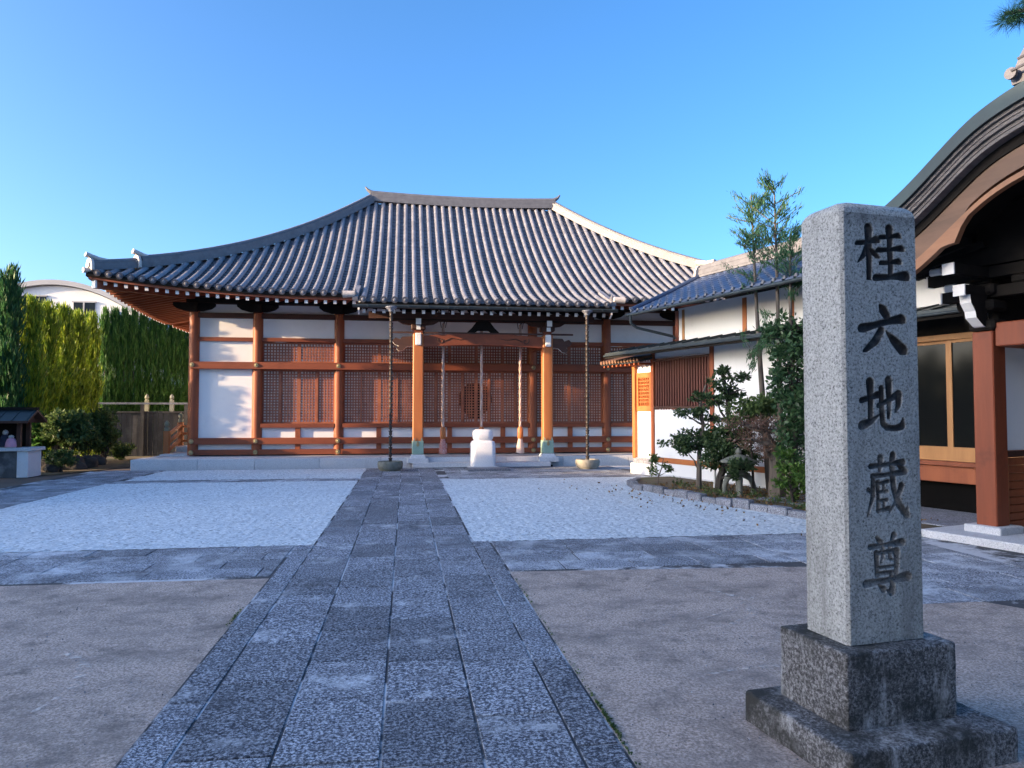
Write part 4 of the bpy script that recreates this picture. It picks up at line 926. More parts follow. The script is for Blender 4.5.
def stele_shaft(b):
    ch = .014; st = .0028
    nu = int((SWD - 2 * ch) / st); nz = int((SZ1 - SZ0 - .09) / st)
    U = np.linspace(ch, SWD - ch, nu + 1); Zs = np.linspace(SZ0, SZ1 - .07, nz + 1)
    UU_, Z_ = np.meshgrid(U, Zs); D = np.zeros_like(UU_)
    for key, u0, u1, z0, z1 in CH_:
        sx, sz = u1 - u0, z1 - z0
        for pts, ws in STR[key]:
            pts = np.array(pts); t = np.linspace(0, len(pts) - 1, 40 * (len(pts) - 1) + 1)
            k = np.arange(len(pts))
            px = np.interp(t, k, pts[:, 0]); pz = np.interp(t, k, pts[:, 1]); pw = np.interp(t, k, ws)
            if len(pts) > 2:
                q = np.ones(15) / 15
                px = np.convolve(np.pad(px, 7, mode='reflect', reflect_type='odd'), q, 'valid'); pz = np.convolve(np.pad(pz, 7, mode='reflect', reflect_type='odd'), q, 'valid')
            for x, zz, ww in zip(u0 + px * sx, z0 + pz * sz, pw * 2.1 * (sx + sz) / 2):
                i0 = max(0, int((x - ww - ch) / st) - 1); i1 = int((x + ww - ch) / st) + 3; j0 = max(0, int((zz - ww - SZ0) / st) - 1); j1 = int((zz + ww - SZ0) / st) + 3
                sub = D[j0:j1, i0:i1]; dist = np.hypot(UU_[j0:j1, i0:i1] - x, Z_[j0:j1, i0:i1] - zz)
                np.maximum(sub, ww - dist, out=sub)
    dep = np.minimum(D * 1.1, .018)
    grain = rng.normal(0, .0006, D.shape)
    V = [S3(u, d + g, z) for u, d, g, z in zip(UU_.ravel(), dep.ravel(), grain.ravel(), Z_.ravel())]
    n0 = len(b.v); b.v += [tuple(p) for p in V]; W1 = nu + 1; ms = b.mi(M['stele'])
    keep = np.interp(Z_, [.7, 1.05, 1.45, 1.75, 2.6], [.62, .70, .86, .98, 1.05]); wn_ = lambda a, b_: np.interp(np.arange(nu + 1), np.linspace(0, nu, b_), a); worn = rng.random((60, 14)); worn = np.array([wn_(q, 14) for q in worn]); worn = np.array([np.interp(np.arange(nz + 1), np.linspace(0, nz, 60), worn[:, q]) for q in range(nu + 1)]).T
    global PAINT
    PAINT = np.clip((D - .0008) / .0035, 0, 1) * np.clip(keep + (worn - .5) * .35, 0, 1)
    PAINT = np.maximum(PAINT, .55 * np.clip((Z_ - (SZ1 - .15)) / .08, 0, 1) * (.5 + .5 * worn)).ravel()
    for j in range(nz):
        for i in range(nu):
            a = j * W1 + i; b.f.append((n0 + a, n0 + a + 1, n0 + a + W1 + 1, n0 + a + W1)); b.m.append(ms)
    zt, zc = SZ1 - .07, SZ1
    bot = {}
    ring = lambda a, z: [S3(a, 0, z), S3(SWD - a, 0, z), S3(SWD, a, z), S3(SWD, SDP - a, z), S3(SWD - a, SDP, z), S3(a, SDP, z), S3(0, SDP - a, z), S3(0, a, z)]
    r0, r1 = ring(ch, SZ0), ring(ch, zt)
    def ring2(t): # rounded shoulders of the top
        k = .05 * (1 - math.cos(t * math.pi / 2)); z = zt + .06 * math.sin(t * math.pi / 2)
        a = ch + .02 * t
        return [S3(a + k, k, z), S3(SWD - a - k, k, z), S3(SWD - k, a + k, z), S3(SWD - k, SDP - a - k, z), S3(SWD - a - k, SDP - k, z), S3(a + k, SDP - k, z), S3(k, SDP - a - k, z), S3(k, a + k, z)]
    b.add(r0 + r1, [(k, (k + 1) % 8, 8 + (k + 1) % 8, 8 + k) for k in range(1, 8)], M['stele'])
    rr = [ring2(t) for t in np.linspace(0, 1, 6)]
    allv = [p for r in rr for p in r]
    b.add(allv, [(i * 8 + k, i * 8 + (k + 1) % 8, i * 8 + 8 + (k + 1) % 8, i * 8 + 8 + k) for i in range(5) for k in range(8)], M['stele'])
    top = rr[-1] + [S3(SWD / 2, SDP / 2, SZ1 + .012)]
    b.add(top, [(k, (k + 1) % 8, 8) for k in range(8)], M['stele'])
sh_ = part('shaft', stele, stele_shaft, 35)
pv = np.zeros(len(sh_.data.vertices), np.float32); pv[:len(PAINT)] = PAINT
sh_.data.attributes.new('paint', 'FLOAT', 'POINT').data.foreach_set('value', pv)
SM = Matrix((d1, d2, Vector((0, 0, 1)))).transposed()
def rough_block(b, c, d, m, bev, amp, n=26):
    """a hewn block: bevelled box cut into a grid and roughened"""
    bm = bmesh.new(); bmesh.ops.create_cube(bm, size=1)
    for v in bm.verts: v.co = Vector((v.co.x * d[0], v.co.y * d[1], v.co.z * d[2]))
    bmesh.ops.bevel(bm, geom=list(bm.edges), offset=bev, segments=3, profile=.6, affect='EDGES')
    bmesh.ops.subdivide_edges(bm, edges=[e for e in bm.edges if e.calc_length() > .2], cuts=n, use_grid_fill=True)
    from mathutils import noise
    for v in bm.verts:
        nv = noise.noise_vector(v.co * 9) * amp + noise.noise_vector(v.co * 40) * amp * .4; v.co += nv
    b.add([c + SM @ v.co for v in bm.verts], [tuple(v.index for v in f.verts) for f in bm.faces] if not bm.verts.index_update() else [], m); bm.free()
part('base_block', stele, lambda b: rough_block(b, S3(SWD / 2 - .0, SDP / 2 - .0, .32), (SWD + .18, SDP + .18, .355), M['stelebase'], .014, .004), 40)
part('plinth', stele, lambda b: rough_block(b, S3(SWD / 2, SDP / 2 - .045, .068), (SWD + .48, SDP + .46, .165), M['stelebase'], .018, .006), 40)

# ------------------------------------------------------------------ planted bed
bed = [(4.75, 14.75), (5.1, 13.3), (5.5, 11.7), (6.0, 10.2), (6.55, 8.6), (9.2, 9.6), (6.6, 17.2), (5.5, 17.0)]
b = MB(); b.add([(x, y, .03) for x, y in bed], [tuple(range(len(bed)))], M['soil']); tag(b.build('soil_bed', sheet=True), kind='structure')
b = MB(); K = [(5.35, 16.4), (4.9, 15.6), (4.75, 14.75), (5.1, 13.3), (5.5, 11.7), (6.0, 10.2), (6.5, 8.75)]
for i in range(len(K) - 1):
    a, c = Vector((*K[i], 0)), Vector((*K[i + 1], 0)); L = (c - a).length; n = max(1, round(L / .42))
    for k in range(n):
        p, q = a.lerp(c, (k + .03) / n), a.lerp(c, (k + .97) / n); hgt = random.uniform(.10, .17)
        b.beam(p + Vector((0, 0, hgt / 2 - .03)), q + Vector((0, 0, hgt / 2 - .03)), random.uniform(.12, .17), hgt + .04, M['kerb'], bev=.015)
tag(b.build('bed_kerb'), kind='structure')
pts = []
while len(pts) < 1100:
    x, y = random.uniform(5.2, 7.6), random.uniform(9.5, 15.5)
    if x > 4.75 + (14.75 - y) * .285 + .1 and x < 6.4 + (17 - y) * .3: pts.append((x, y, .04 + random.random() * .02))
for _ in range(130):
    y = random.gauss(12.5, 1.8); pts.append((4.9 + (14 - y) * .27 - abs(random.gauss(0, .7)), y, .018))
tag(leaves('fallen_leaves', None, pts, .055, L_['litter'], 0, .6), 'brown fallen leaves scattered over soil and gravel by the bed', 'leaf litter', kind='stuff')

pts = []
for _ in range(420):
    y = random.gauss(3.75, .16) if random.random() < .6 else random.uniform(3, 7); pts.append((1.045 + abs(random.gauss(0, .012)), y, .004))
for _ in range(90): pts.append((-1.30 - abs(random.gauss(0, .015)), random.gauss(6.0, .12), .004))
tag(leaves('moss', None, pts, .016, L_['bush'], .4, .6), 'thin green moss line along the path edge', 'moss', kind='stuff')

pts = [(random.uniform(-4.5, -1.35), random.uniform(2.6, 7.3), .001) for _ in range(500)] + [(random.uniform(1.1, 4.2), random.uniform(2.6, 7.1), .001) for _ in range(700)]
tag(leaves('grit', None, pts, .011, M['kerb'], 0, .8), 'loose grit scattered over the bare concrete', 'grit', kind='stuff')
pts = []
for _ in range(26):
    t = random.random(); y = 9.6 + 5.6 * t; x = 4.95 + (14.75 - y) * .285 + random.uniform(.1, 1.1)
    for _ in range(28): pts.append((x + random.gauss(0, .07), y + random.gauss(0, .07), .05 + abs(random.gauss(0, .05))))
tag(leaves('ground_cover', None, pts, .07, L_['bush'], .7, .3), 'low green tufts growing in the planted bed', 'ground cover', kind='stuff')

def limb(b, pts, r0, r1, m, n=7):
    k = len(pts); b.tube(pts, [r0 + (r1 - r0) * i / (k - 1) for i in range(k)], m, n)
def wob(a, c, n=4, j=.05):
    a, c = Vector(a), Vector(c)
    return [a.lerp(c, i / n) + (Vector((random.uniform(-j, j), random.uniform(-j, j), random.uniform(-j, j) * .3)) if 0 < i < n else Vector()) for i in range(n + 1)]
def garden_tree(name, base, trunk, clumps, lm, bark, lsize, dens, label, cat='tree', r0=.06, up=.1, aspect=.5, extra=None, grp=None):
    """trunk: points; clumps: (centre, radii); every clump hangs on a branch off the nearest trunk point"""
    root = empty(name, base, label, cat, grp)
    b = MB(); T = [Vector(p) for p in trunk]; limb(b, T, r0, r0 * .35, bark)
    for c, r in clumps:
        c = Vector(c); low = [t for t in T if t.z < c.z - .02] or [T[0]]; s = min(low, key=lambda t: (t - c).length + .2 * abs(t.z - c.z))
        limb(b, wob(s, c, 4, .04), r0 * .4, r0 * .12, bark, 6)
        for _ in range(5): 
            d = Vector((random.gauss(0, 1), random.gauss(0, 1), random.gauss(0, .6))).normalized(); limb(b, wob(c, c + Vector((d.x * r[0], d.y * r[1], d.z * r[2])) * .8, 3, .03), r0 * .12, r0 * .05, bark, 5)
    b.build('trunk', root, 50)
    P, D = [], []
    for c, r in clumps:
        n = int(dens * (r[0] * r[1] * r[2]) ** (2 / 3) * 4600); 
        r = (r[0] * 1.3, r[1] * 1.3, r[2] * 1.45)
        for _ in range(max(1, n // 60)):                         # small tufts inside the clump leave gaps between them
            d = rng.normal(size=3); d /= np.linalg.norm(d); cc = np.array(c) + d * np.array(r) * rng.uniform(.25, 1.1)
            p, q = blob(cc, np.array(r) * .36 + .04, 46, .1); P.append(p); D.append(q)
    leaves('crown', root, np.concatenate(P), lsize, lm, up, aspect, np.concatenate(D))
    if extra: extra(root)
    return root
def wz(px, py, depth):                                           # helper for reading positions off the survey: pixel column/row at a depth -> world
    x = (px - 512) / 730 * depth; X, Y = cw(x, depth); return (X, Y, 1.6 + (412 - py) / 730 * depth)
D0 = 15.0
garden_tree('sapling', wz(657, 484, 15.6), [wz(657, 484, 15.6), wz(658, 476, 15.6), wz(661, 468, 15.6), wz(663, 458, 15.6)],
    [(wz(652, 470, 15.6), (.16, .16, .09)), (wz(664, 462, 15.6), (.18, .18, .12)), (wz(672, 470, 15.6), (.12, .12, .08)), (wz(658, 457, 15.6), (.14, .14, .08))], L_['bush'], M['bark'], .075, 1.6, 'low thin sapling with sparse leaves at the kerb end of the bed', 'sapling', .02)
d = 14.9
garden_tree('layered_tree', wz(698, 492, d), [wz(698, 492, d), wz(698.5, 470, d), wz(699, 450, d), wz(703, 425, d), wz(700, 405, d), wz(706, 385, d)],
    [(wz(678, 443, d), (.26, .3, .13)), (wz(694, 437, d), (.30, .3, .16)), (wz(711, 440, d), (.26, .3, .16)), (wz(685, 413, d), (.20, .2, .09)), (wz(700, 412, d), (.17, .2, .10)), (wz(697, 398, d), (.22, .2, .07)), (wz(716, 402, d), (.18, .2, .08)), (wz(715, 418, d), (.2, .2, .09)),
     (wz(686, 450, d), (.2, .2, .09))], L_['pine'], M['bark'], .085, 2.6, 'small layered tree with straight grey trunk and flat leaf pads before the white wall', 'tree', .062)
d = 14.5
garden_tree('leaning_tree', wz(717, 493, d), [wz(717, 493, d), wz(719, 478, d), wz(724, 465, d), wz(729, 445, d), wz(729, 425, d), wz(727, 395, d), wz(722, 372, d)],
    [(wz(719, 455, d), (.34, .3, .16)), (wz(733, 447, d), (.34, .3, .18)), (wz(746, 458, d), (.28, .3, .14)), (wz(726, 430, d), (.28, .3, .15)), (wz(744, 435, d), (.25, .3, .14)), (wz(713, 441, d), (.22, .3, .12)), (wz(728, 465, d), (.3, .3, .1)), (wz(742, 466, 13.6), (.25, .2, .13)), (wz(733, 474, 13.6), (.16, .15, .1)),
     (wz(716, 385, d), (.2, .2, .10)), (wz(734, 378, d), (.22, .2, .10)), (wz(724, 371, d), (.2, .2, .08)), (wz(732, 397, d), (.18, .2, .09)), (wz(713, 398, d), (.16, .2, .08)), (wz(740, 390, d), (.16, .2, .07))], L_['pine'], M['barkdark'], .085, 2.5, 'bushy dark tree with leaning black trunk next to the stone lantern', 'tree', .085)
# two slender cedars and a third behind
def cedar(base, px, py_top, lean, label, d, crown):
    T = [wz(base[0], base[1], d)] + [wz(base[0] + (px - base[0]) * t + lean * math.sin(t * 3), base[1] + (py_top - base[1]) * t, d) for t in (.2, .4, .6, .8, 1)]
    root = empty('slender_cedar', T[0], label, 'tree', 'slender cedars rising above the wing roof')
    b = MB(); limb(b, [Vector(t) for t in T], .075, .012, M['bark'], 8); P = []; Dd = []
    for cx, cy, ln, n in crown:
        o = Vector(wz(cx, cy, d))
        for k in range(int(n * .7)):
            az = random.uniform(0, 6.28); el = random.uniform(.2, .9); dr = Vector((math.cos(az) * math.cos(el), math.sin(az) * math.cos(el), math.sin(el)))
            st = o + Vector((0, 0, random.uniform(-.35, .35))); L = ln * random.uniform(.55, 1.1)
            pts = [st + dr * L * t + Vector((0, 0, .12 * L * t * t)) for t in (0, .5, 1)]; limb(b, pts, .012, .004, M['bark'], 4)
            for t in np.linspace(.25, 1.05, 16):
                q = st + dr * L * t + Vector((0, 0, .12 * L * t * t))
                for _ in range(4): P.append(q + Vector((random.gauss(0, .04), random.gauss(0, .04), random.gauss(0, .04)))); Dd.append(dr)
    b.build('trunk', root, 50); leaves('crown', root, [tuple(p) for p in P], .10, L_['cedar'], .5, .16, [tuple(q) for q in Dd])
cedar((769, 494), 754, 193, -2, 'tall slender cedar with bare trunk, the one nearer the temple hall', 14.2, [(754, 206, .45, 10), (754, 224, .55, 14), (756, 243, .55, 14), (757, 262, .6, 10), (745, 262, .5, 5), (758, 285, .35, 3), (750, 365, .4, 8), (756, 352, .4, 6)])
cedar((780, 496), 777, 189, 1, 'tall slender cedar with bare trunk standing close beside the stele', 13.6, [(777, 200, .4, 10), (777, 218, .5, 13), (776, 236, .5, 12), (775, 254, .5, 8), (772, 320, .35, 6), (768, 335, .4, 6)])
cedar((789, 500), 792, 236, 1, 'shorter dense cedar half hidden behind the stele', 13.2, [(792, 245, .35, 9), (793, 258, .4, 11), (794, 272, .42, 12), (794, 286, .4, 10)])
d = 13.0
garden_tree('camellia_bush', wz(794, 500, d), [wz(794, 500, d), wz(794, 470, d), wz(795, 430, d), wz(794, 390, d), wz(793, 350, d), wz(793, 320, d)],
    [(wz(x, y, d), (.30, .4, .22)) for x, y in ((799, 326), (786, 338), (802, 350), (788, 366), (800, 384), (803, 402), (790, 398), (797, 422), (805, 440), (797, 456), (808, 340), (812, 372), (812, 420))], L_['camellia'], M['barkdark'], .095, 1.5, 'tall glossy camellia bush hugging the edge of the stele', 'shrub', .06)
d = 12.6
garden_tree('bright_bush', wz(792, 505, d), [wz(792, 505, d), wz(790, 492, d), wz(789, 478, d)],
    [(wz(x, y, d), (.24, .3, .16)) for x, y in ((782, 462), (796, 472), (799, 486), (787, 480), (806, 478))], L_['bright'], M['barkdark'], .085, 1.5, 'fresh green low bush below the glossy camellia', 'shrub', .035)
d = 13.5
garden_tree('pruned_stump_tree', wz(776, 497, d), [wz(776, 497, d), wz(776, 480, d), wz(775, 462, d), wz(772, 445, d), wz(764, 432, d)],
    [(wz(x, y, d), r) for x, y, r in ((745, 425, (.30, .3, .13)), (760, 420, (.28, .3, .15)), (770, 440, (.3, .3, .13)), (752, 440, (.28, .3, .10)), (778, 430, (.26, .3, .14)), (764, 450, (.2, .3, .09)))], L_['brown'], M['bark'], .10, 2.6, 'thick grey trunk with cut brownish twiggy crown between lantern and stele', 'tree', .17, .2, .12)
d = 13.9
garden_tree('round_bush', wz(752, 470, d), [wz(752, 490, d), wz(752, 470, d), wz(750, 440, d), wz(748, 412, d)],
    [(wz(x, y, d), (.26, .3, .15)) for x, y in ((748, 408), (760, 402), (742, 418), (772, 410), (757, 412))], L_['bush'], M['barkdark'], .085, 2.4, 'rounded olive bush above the brown twigs near the wing wall', 'shrub', .03)
# stone lantern with broad cap on curved legs
lx, ly, _ = wz(738, 494, 14.0)
lt = empty('stone_lantern', (lx, ly, .03), 'low mossy stone lantern with broad cap on curved legs among the shrubs', 'stone lantern')
for k in range(4):
    a = math.pi / 4 + k * math.pi / 2 + .4; dx, dy = math.cos(a), math.sin(a)
    part('leg', lt, lambda b: b.tube([(lx + dx * .13, ly + dy * .13, .52), (lx + dx * .27, ly + dy * .27, .44), (lx + dx * .33, ly + dy * .33, .25), (lx + dx * .33, ly + dy * .33, .03)], [.07, .075, .06, .065], M['greystone'], 8), 50)
part('platform', lt, lambda b: b.lathe((lx, ly, .48), [(.16, 0), (.26, .03), (.26, .10), (.17, .13)], M['greystone'], 6))
part('light_box', lt, lambda b: (b.lathe((lx, ly, .61), [(.15, 0), (.16, .22)], M['greystone'], 6), [b.box((lx + .14 * math.cos(t), ly + .14 * math.sin(t), .72), (.05, .11, .12), M['black'], rz=t) for t in np.arange(0, 6.2, math.pi / 3)]))
part('cap', lt, lambda b: b.lathe((lx, ly, .83), [(.12, -.02), (.42, .02), (.43, .06), (.25, .16), (.10, .22), (.06, .23)], M['greystone'], 18), 40)
part('finial', lt, lambda b: b.lathe((lx, ly, 1.06), [(.05, 0), (.08, .04), (.07, .10), (.02, .17)], M['greystone'], 12), 40)
lt.scale = (.8, .8, .74)
b = MB(); x, y, _ = wz(714, 486, 15.2); b.tube([(x, y, 0), (x, y, .72)], .03, M['plaster'], 10); tag(b.build('white_stake', None, 40), 'short white post standing between two garden tree trunks', 'stake')

# ------------------------------------------------------------------ left side: hedge, shrubs, kiosk, fence, far building
def cypress(label, x, y, h, r, lm, name='hedge_cypress', cat='tree', grp='cypresses in the boundary hedge', n=5200, proto=None):
    if proto:
        c = copy_tree(proto); c.location = (x, y, -.05); c.scale = (r, r, h); c.rotation_euler = (0, 0, random.uniform(0, 6)); c['label'] = label; return c
    root = empty(name, (0, 0, 0), label, cat, grp)
    b = MB(); limb(b, [(0, 0, 0), (.02, .01, .4), (0, 0, .96)], .09, .012, M['bark'], 8); b.build('trunk', root, 50)
    P, D = [], []
    for _ in range(n // 26):                                    # sprays rising from the stem
        z = random.random() ** .85 * .93 + .04; prof = (1 - z) ** .30 * min(1, .62 + z * 1.8) * (1 + .18 * math.sin(z * 23 + 3 * random.random()))
        a = random.uniform(0, 6.283); rad = prof * random.uniform(.35, 1.0); o = np.array((math.cos(a), math.sin(a), 0)); c = o * rad + np.array((0, 0, z))
        for k in range(26):
            t = random.random(); P.append(c + o * (.10 * random.gauss(0, 1)) + np.array((random.gauss(0, .10), random.gauss(0, .10), .055 * (t - .5) * 2))); D.append(o * .35 + np.array((0, 0, .25)))
    # the crown is built in unit size and scaled per tree; leaf length is given in the long direction
    P = np.array(P); n_ = len(P); a = np.array(D) + rng.normal(size=(n_, 3)) * np.array((.25, .25, .02)); a[:, 2] = np.abs(a[:, 2]) * .0 + rng.uniform(.012, .030, n_); a[:, :2] *= .16
    t = rng.normal(size=(n_, 3)); t[:, 2] *= .25; t /= np.linalg.norm(t, axis=1)[:, None]; bb = t * rng.uniform(.025, .06, n_)[:, None]; bb[:, 2] *= .15
    V = np.stack([P - a, P + bb, P + a, P - bb], 1).reshape(-1, 3)
    me = bpy.data.meshes.new('crown'); me.vertices.add(4 * n_); me.vertices.foreach_set('co', V.ravel().astype(np.float32)); me.loops.add(4 * n_); me.loops.foreach_set('vertex_index', np.arange(4 * n_, dtype=np.int32))
    me.polygons.add(n_); me.polygons.foreach_set('loop_start', np.arange(0, 4 * n_, 4, dtype=np.int32)); me.materials.append(lm); me.update(calc_edges=True)
    o = bpy.data.objects.new('crown', me); COL.objects.link(o); o.parent = root
    root.location = (x, y, -.05); root.scale = (r, r, h)
    return root
def px(p, d): x = (p - 512) / 730 * d; return cw(x, d)
def top(p, py, d): return 1.65 + (412 - py) / 730 * d
gold = None
for i, (p, py, d, r, lab) in enumerate(((29, 298, 21.6, .47, 'golden green cypress next to the tallest dark conifer in the hedge'), (45, 303, 22.4, .46, 'golden green cypress second from the dark conifer'), (61, 306, 23.2, .47, 'golden green cypress in the middle of the lit hedge row'),
        (76, 312, 24.0, .46, 'golden green cypress second from the gap in the hedge'), (90, 314, 24.8, .38, 'golden green cypress right at the gap in the hedge'))):
    x, y = px(p, d); o = cypress(lab, x, y, top(p, py, d), r, L_['gold'], grp='golden cypresses along the left hedge', n=9000, proto=gold); gold = gold or o
x, y = px(6, 20.9); tall = cypress('tallest dark green conifer at the left edge behind the roofed shrine', x, y, top(6, 268, 20.9), .5, L_['deep'], 'conifer', n=9000, grp=None)
green = None
names = ('at the gap beside the golden row', 'second from the gap', 'third from the gap', 'fourth from the gap', 'fifth from the gap', 'fifth from the hall corner pillar', 'fourth from the hall corner pillar', 'third from the hall corner pillar', 'second from the hall corner pillar', 'nearest the hall corner pillar')
for i in range(10):
    p = 104 + i * 9.6; d = 31 + i * .25; x, y = px(p, d)
    o = cypress('deep green cypress behind the board fence, ' + names[i], x, y, top(p, 308 + 1.4 * i + random.uniform(-4, 4), d), .36, L_['green'], grp='deep green cypresses behind the board fence', n=8000, proto=green); green = green or o
# the hedge carried on unseen left of the frame, heights set for its shade
for i, (x, y, h) in enumerate([(-12.6 - .05 * k, 20.6 - .62 * k, (6.5 if k < 3 else 4.0) + .3 * ((k * 7) % 3 - 1)) for k in range(13)]):
    cypress('unseen golden green cypress continuing the hedge, height set for its shade', x, y, h, .42, L_['gold'], grp='golden cypresses along the left hedge', proto=gold)
nb = empty('shading_block', (-44, -12, 0), 'plain unseen block added to the west to shade the yard', 'building')  # unseen block, added to cast shade over yard and wing
part('wall', nb, lambda b: b.box((-44, -14.3, 7.5), (8, 40, 15.4), M['blockplaster'])); part('roof', nb, lambda b: b.prism([(-4.3, 0), (4.3, 0), (0, .5)], (-44, 6.0, 15.2), (1, 0, 0), (0, 0, 1), 40.6, M['bgroof']))
for y in np.arange(-15, 10, 3.2):
    for z in (2.5, 6.0, 9.5, 13.0): part('window', nb, lambda b: b.box((-39.98, y - 8, z), (.06, 1.5, 1.1), M['glassdark']))

gt = empty('shading_gate', (0, -3.2, 0), 'unseen dark timber gate with tiled roof added behind the camera for shade', 'gate')  # gate added behind the camera to darken the stele front
for x in (-2.6, 2.6): part('post', gt, lambda b: b.box((x, -3.2, 1.7), (.36, .36, 3.5), M['wooddark']))
part('lintel', gt, lambda b: b.box((0, -3.2, 3.2), (6.4, .3, .4), M['wooddark']))
for x in (-1.2, 1.2): part('door_leaf', gt, lambda b: b.box((x, -3.3, 1.5), (2.38, .12, 2.9), M['wooddark']))
part('roof', gt, lambda b: b.prism([(-2.2, 0), (2.2, 0), (0, 2.0)], (-4.2, -3.2, 3.5), (0, 1, 0), (0, 0, 1), 9.4, M['tile']))
for i, (x, y, h, rr) in enumerate(((5.6, -3.6, 6.5, 1.5), (7.9, -2.9, 7, 1.5))):  # unseen trees added behind the camera to hold back sky light
    cypress('unseen broad evergreen added behind the camera for shade', x, y, h, rr, L_['green'], grp='unseen evergreens added for shade', proto=green)

def shrub(label, pxx, py, d, r, lm, n=900, ls=.09, name='shrub'):
    x, y, z = wz(pxx, py, d); root = empty(name, (x, y, 0), label, 'shrub')
    b = MB()
    for _ in range(7): limb(b, wob((x + random.uniform(-.06, .06), y, -.03), (x + random.uniform(-.6, .6) * r[0], y + random.uniform(-.6, .6) * r[1], max(.2, z)), 4, .05), .025, .008, M['barkdark'], 6)
    b.build('stem', root, 50); P, D = [], []
    for _ in range(n // 40):
        dd = rng.normal(size=3); dd /= np.linalg.norm(dd); c = np.array((x, y, z)) + dd * np.array(r) * rng.uniform(.4, .95)
        p, q = blob(c, np.array(r) * .26 + .03, 40, .1); p[:, 2] = np.maximum(p[:, 2], .02); P.append(p); D.append(q)
    leaves('foliage', root, np.concatenate(P), ls, lm, .1, .5, np.concatenate(D)); return root
shrub('rounded broadleaf shrub in front of the golden cypresses', 68, 428, 20.8, (.62, .6, .50), L_['bush'], 5200, .13)
shrub('leafy shrub beside the roofed shrine', 40, 432, 20.9, (.5, .5, .55), L_['green'], 2600, .13)
shrub('dark shrub leaning on the board fence', 104, 430, 24.0, (.55, .5, .75), L_['bush'], 2800, .12)
shrub('low dark clipped shrub among the rocks', 62, 458, 20.0, (.40, .35, .25), L_['bush'], 1500, .08)
shrub('low shrub at the foot of the fence by the platform', 122, 450, 25.0, (.45, .4, .3), L_['bush'], 1500, .09)
shrub('small sparse shrub in front of the dark gap in the hedge', 86, 440, 22.5, (.4, .4, .45), L_['bush'], 1600, .1)
for i, (p, py, d, s, lab) in enumerate(((47, 460, 20.6, .24, 'grey garden rock nearest the roofed shrine'), (76, 458, 20.9, .3, 'large brown rock behind the low dark shrub'), (88, 456, 21.6, .3, 'upright brown rock in the planting strip'), (99, 456, 22.6, .24, 'small rock near the board fence'), (54, 466, 19.9, .16, 'small dark stone at the edge of the earth path'))):
    x, y, _ = wz(p, py, d); bm = bmesh.new(); bmesh.ops.create_icosphere(bm, subdivisions=3, radius=1)
    from mathutils import noise
    for v in bm.verts:
        k = 1 + .35 * noise.noise(v.co * 1.3 + Vector((i * 7, 0, 0))) + .12 * noise.noise(v.co * 4 + Vector((i * 3, 0, 0))); v.co = Vector((v.co.x * s * k * 1.1, v.co.y * s * k * .9, v.co.z * s * k * .9))
    bm.verts.index_update(); b = MB(); b.add([Vector((x, y, s * .25)) + v.co for v in bm.verts], [tuple(v.index for v in f.verts) for f in bm.faces], M['rock']); bm.free()
    tag(b.build('rock', None, 35), lab, 'rock', 'rocks in the planting strip')
sheet('planting_soil', [(-16, 16), (-9.0, 20.6), (-8.0, 23.6), (-8.0, 40), (-20, 40)], -.03, M['soil'])
b = MB()
for k in range(6):
    x, y, _ = wz(54 + k * 2.6, 455, 20.9); b.tube([(x, y, 0), (x, y, .62 + .04 * (k % 3))], .035, M['bark'], 8)
tag(b.build('stake_edging', None, 40), 'row of short bark stakes under the rounded shrub', 'edging')

# board fence with handrail
fn_ = empty('board_fence', (-9.5, 29.0, 0), 'dark weathered board fence with a long top rail in front of deep green cypresses', 'fence')
fa, fb = Vector((-11.6, 28.6, 0)), Vector((-5.5, 29.4, 0)); fd = (fb - fa).normalized()
def boards(b):
    L = (fb - fa).length; s = 0
    while s < L: b.beam(fa + fd * s + Vector((0, random.uniform(-.01, .01), .78)), fa + fd * (s + .17) + Vector((0, 0, .78)), .025, 1.62 + random.uniform(-.02, .02), M['fence']); s += .178
part('board_panel', fn_, boards)
for s in (.4, 1.9, 3.4, 4.9): part('post', fn_, lambda b: b.beam(fa + fd * s + Vector((0, -.06, .9)), fa + fd * (s + .12) + Vector((0, -.06, .9)), .1, 1.95, M['fence']))
part('top_rail', fn_, lambda b: (b.beam(fa + Vector((0, -.06, 1.92)), fb + Vector((0, -.06, 1.92)), .06, .07, M['kerb']), b.beam(fa + Vector((0, -.035, 1.6)), fb + Vector((0, -.035, 1.6)), .04, .06, M['fence'])))
for i, p in enumerate((147, 172)):
    x, y = px(p, 31.0); b = MB(); b.box((x, y, 1.05), (.15, .15, 2.1), M['greystone' if i else 'railpost']); b.lathe((x, y, 2.1), [(.08, 0), (.05, .04), (.09, .11), (.07, .19), (.02, .26)], M['greystone' if i else 'railpost'], 12)
    tag(b.build('stone_post', None, 40), ('pale post with round finial rising behind the board fence', 'dark grey finial post behind the fence close to the hall')[i], 'post')

